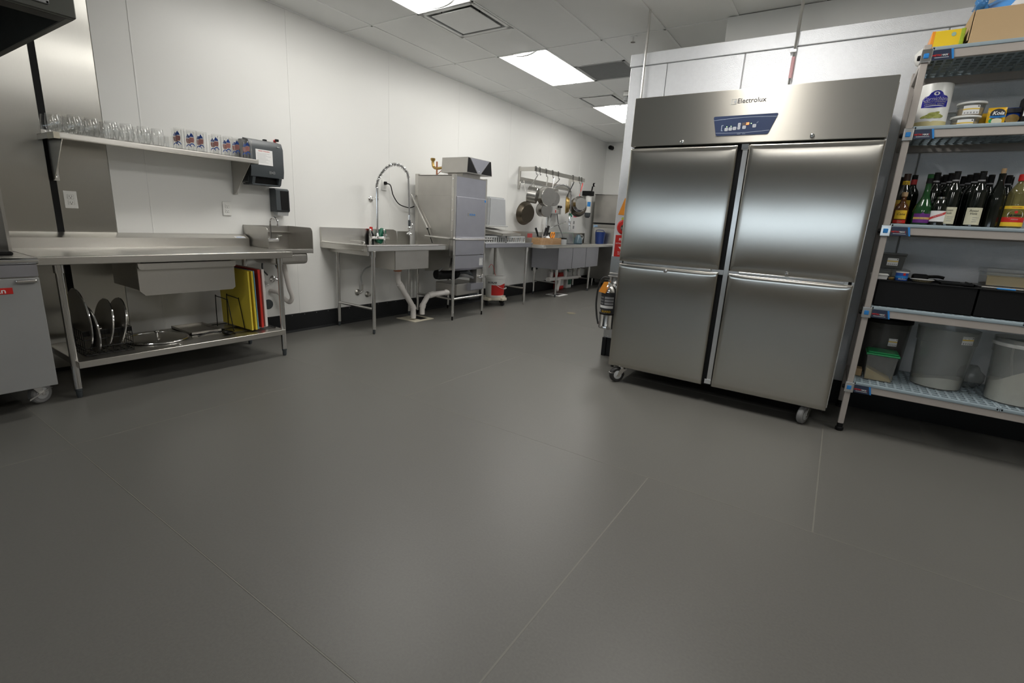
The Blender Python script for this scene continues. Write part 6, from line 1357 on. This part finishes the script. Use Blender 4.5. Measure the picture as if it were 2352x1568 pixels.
part(tn, 'body', MB().lathe((.340, 3.80, ZT), [(.030, 0), (.031, .002), (.031, .048), (.029, .050), (0, .050)], 26), BLUEP)
part(tn, 'light_band', patch(.340, 3.80, .0312, -1.5, 1.5, ZT+.016, ZT+.028, 12), CYANB)
part(tn, 'red_mark', patch(.340, 3.80, .0314, .1, .5, ZT+.032, ZT+.046, 4), RED)
part(tn, 'rim', MB().lathe((.340, 3.80, ZT), [(.0315, .046), (.0325, .048), (.0325, .052), (.030, .053), (0, .051)], 26), WHITEP)
text(tn, 'Malking', .014, PAPER, (.345, 3.80, ZT+.010), wrap=(.340, 3.80, .0316), bold=.0003)
solo('gold_cap', 'tiny gold jar lid left of the blue tin', 'lid', MB().lathe((.293, 3.785, ZT), [(.014, 0), (.015, .002), (.015, .013), (.012, .016), (0, .016)], 18), BRASS, (.293, 3.785, ZT))
dd_ = thing('dip_dish', 'shallow pale dish of tan dip on the black crate', 'dish', (.44, 3.80, ZT))
part(dd_, 'dish', MB().shell((.44, 3.80, ZT), [(0, .002), (.045, 0), (.058, .016), (.056, .016), (.044, .004), (0, .004)], 28), PLASTIC)
part(dd_, 'dip', MB().lathe((.44, 3.80, ZT), [(.044, .004), (.053, .013), (0, .015)], 24), CORN)
part(dd_, 'film', MB().lathe((.44, 3.80, ZT), [(.058, .016), (.059, .018), (0, .0185)], 28), WHITEP)
tg = thing('black_scoop', 'black plastic scoop lying on the crate behind the dish', 'scoop', (.45, 3.9, ZT))
part(tg, 'bowl', MB().box(.40, .48, 3.88, 3.95, ZT, ZT+.042, .012, 2), BLACK); part(tg, 'handle', MB().tube(cat([(.475, 3.90, ZT+.03), (.52, 3.885, ZT+.035), (.55, 3.88, ZT+.03)], 4), .009, 8), BLACK)
tr_ = thing('baking_tray', 'dark flat tray lying across the right of the left crate', 'tray', (.60, 3.88, ZT))
part(tr_, 'sheet', MB().box(.52, .675, 3.77, 4.02, ZT, ZT+.004).box(.52, .675, 3.77, 3.775, ZT, ZT+.014).box(.67, .675, 3.77, 4.02, ZT, ZT+.014).box(.52, .525, 3.77, 4.02, ZT, ZT+.014), BLACKM)
t = clearbox('grain_box', 'clear lidded box of tan grain on the right black crate', .712, .905, 3.78, 3.98, ZT+.014, .075, PLASTIC, PLASTIC, CORN, .70, lidh=.022)
solo('steel_cover', 'thin steel cover plate under the grain box', 'cover', MB().box(.70, .93, 3.76, 4.0, ZT, ZT+.012, .004, 2), STEELD, (.81, 3.88, ZT))
solo('blue_packet', 'small blue packet on the rim of the right crate', 'packet', MB().box(.762, .838, 3.732, 3.757, ZT+.0, ZT+.009, .003, 1), CYANB, (.80, 3.745, ZT))
# ---- bottom shelf
z = zs[4]+.001
t = clearbox('green_lid_tub', 'clear square tub with green lid at the left of the bottom shelf', .268, .424, 3.80, 3.96, z, .165, PLASTIC, None, None)
part(t, 'lid', MB().box(.258, .434, 3.79, 3.97, z+.166, z+.178, .005, 2).box(.266, .426, 3.798, 3.962, z+.178, z+.188, .004, 1), GREENL)
part(t, 'contents', MB().add([(.278, 3.812, z+.004), (.414, 3.812, z+.004), (.414, 3.948, z+.004), (.278, 3.948, z+.004), (.277, 3.811, z+.075), (.413, 3.811, z+.012), (.413, 3.95, z+.012), (.277, 3.95, z+.07)], [(3, 2, 1, 0), (4, 5, 6, 7), (0, 1, 5, 4), (1, 2, 6, 5), (2, 3, 7, 6), (3, 0, 4, 7)]), CORN)
t = thing('grey_bucket', 'tall smoky grey bucket behind the green lidded tub', 'bucket', (.36, 4.10, z))
part(t, 'body', MB().shell((.355, 4.09, z), [(0, .003), (.105, 0), (.115, .01), (.13, .36), (.127, .36), (.11, .012), (0, .006)], 32), SMOKE)
part(t, 'lid', MB().lathe((.355, 4.09, z), [(.132, .352), (.136, .355), (.136, .375), (.12, .38), (0, .378)], 32), BLACK)
sticker(t, .395, 0, z+.235, .05, .05, wrap=(.355, 4.09, .126))
solo('brown_packet', 'small brown paper packet behind the left post on the bottom shelf', 'packet', MB().box(.225, .262, 3.86, 3.94, z, z+.05, .006, 2), CARD, (.24, 3.9, z))
def flour(cx_, cy_, r0, r1, h, lab_, fh, lid=None):
    t = thing('flour_bucket', lab_, 'bucket', (cx_, cy_, z), 'round flour buckets on the bottom shelf')
    part(t, 'body', MB().shell((cx_, cy_, z), [(0, .003), (r0*.95, 0), (r0, .008), (r1*.965, h*.76), (r1, h*.77), (r1+.004, h), (r1, h), (r1*.955, h*.77), (r0-.004, .010), (0, .006)], 44), MILKY)
    n, k = 32, 5; vs = [(cx_, cy_, z+fh*.8)]; 
    rr_ = lambda zz: (r0+(r1*.965-r0)*zz/(h*.76))-.006
    for i in range(n):
        a = 2*PI*i/n; zz = fh*(1+.35*math.sin(a*1.0+2.4)+.12*math.sin(3*a)); R = rr_(zz); vs.append((cx_+R*math.cos(a), cy_+R*math.sin(a), z+zz))
    for i in range(n): a = 2*PI*i/n; vs.append((cx_+rr_(0)*math.cos(a), cy_+rr_(0)*math.sin(a), z+.007))
    part(t, 'flour', MB().add(vs, [(0, 1+i, 1+(i+1) % n) for i in range(n)]+[(1+i, n+1+i, n+1+(i+1) % n, 1+(i+1) % n) for i in range(n)]+[tuple(n+1+i for i in range(n-1, -1, -1))]), FLOUR)
    if lid: part(t, 'handle_band', MB().lathe((cx_, cy_, z), [(r1+.002, h*.88), (r1+.007, h*.885), (r1+.007, h*.93), (r1+.002, h*.935)], 44), WHITEP)
    return t
t = flour(.652, 3.985, .128, .147, .375, 'round milky bucket with a little flour and date label', .055); sticker(t, .735, 0, z+.325, .066, .05, wrap=(.652, 3.985, .148))
t = flour(1.0, 3.90, .132, .15, .375, 'half full milky flour bucket at the right edge', .155, True)
part(t, 'spoon', MB().tube(cat([(.965, 3.90, z+.15), (.93, 3.86, z+.28), (.915, 3.80, z+.36)], 4), .006, 6), WHITEP)
bgx = solo('clear_bag', 'crumpled clear bag slumped between the flour buckets', 'bag', MB().sphere((.825, 4.08, z+.075), .085, 14, (.75, .9, .9)), PLASTIC, (.825, 4.08, z))
for v in bgx.data.vertices: v.co += Vector((random.uniform(-.008, .008), random.uniform(-.008, .008), random.uniform(-.004, .006)))
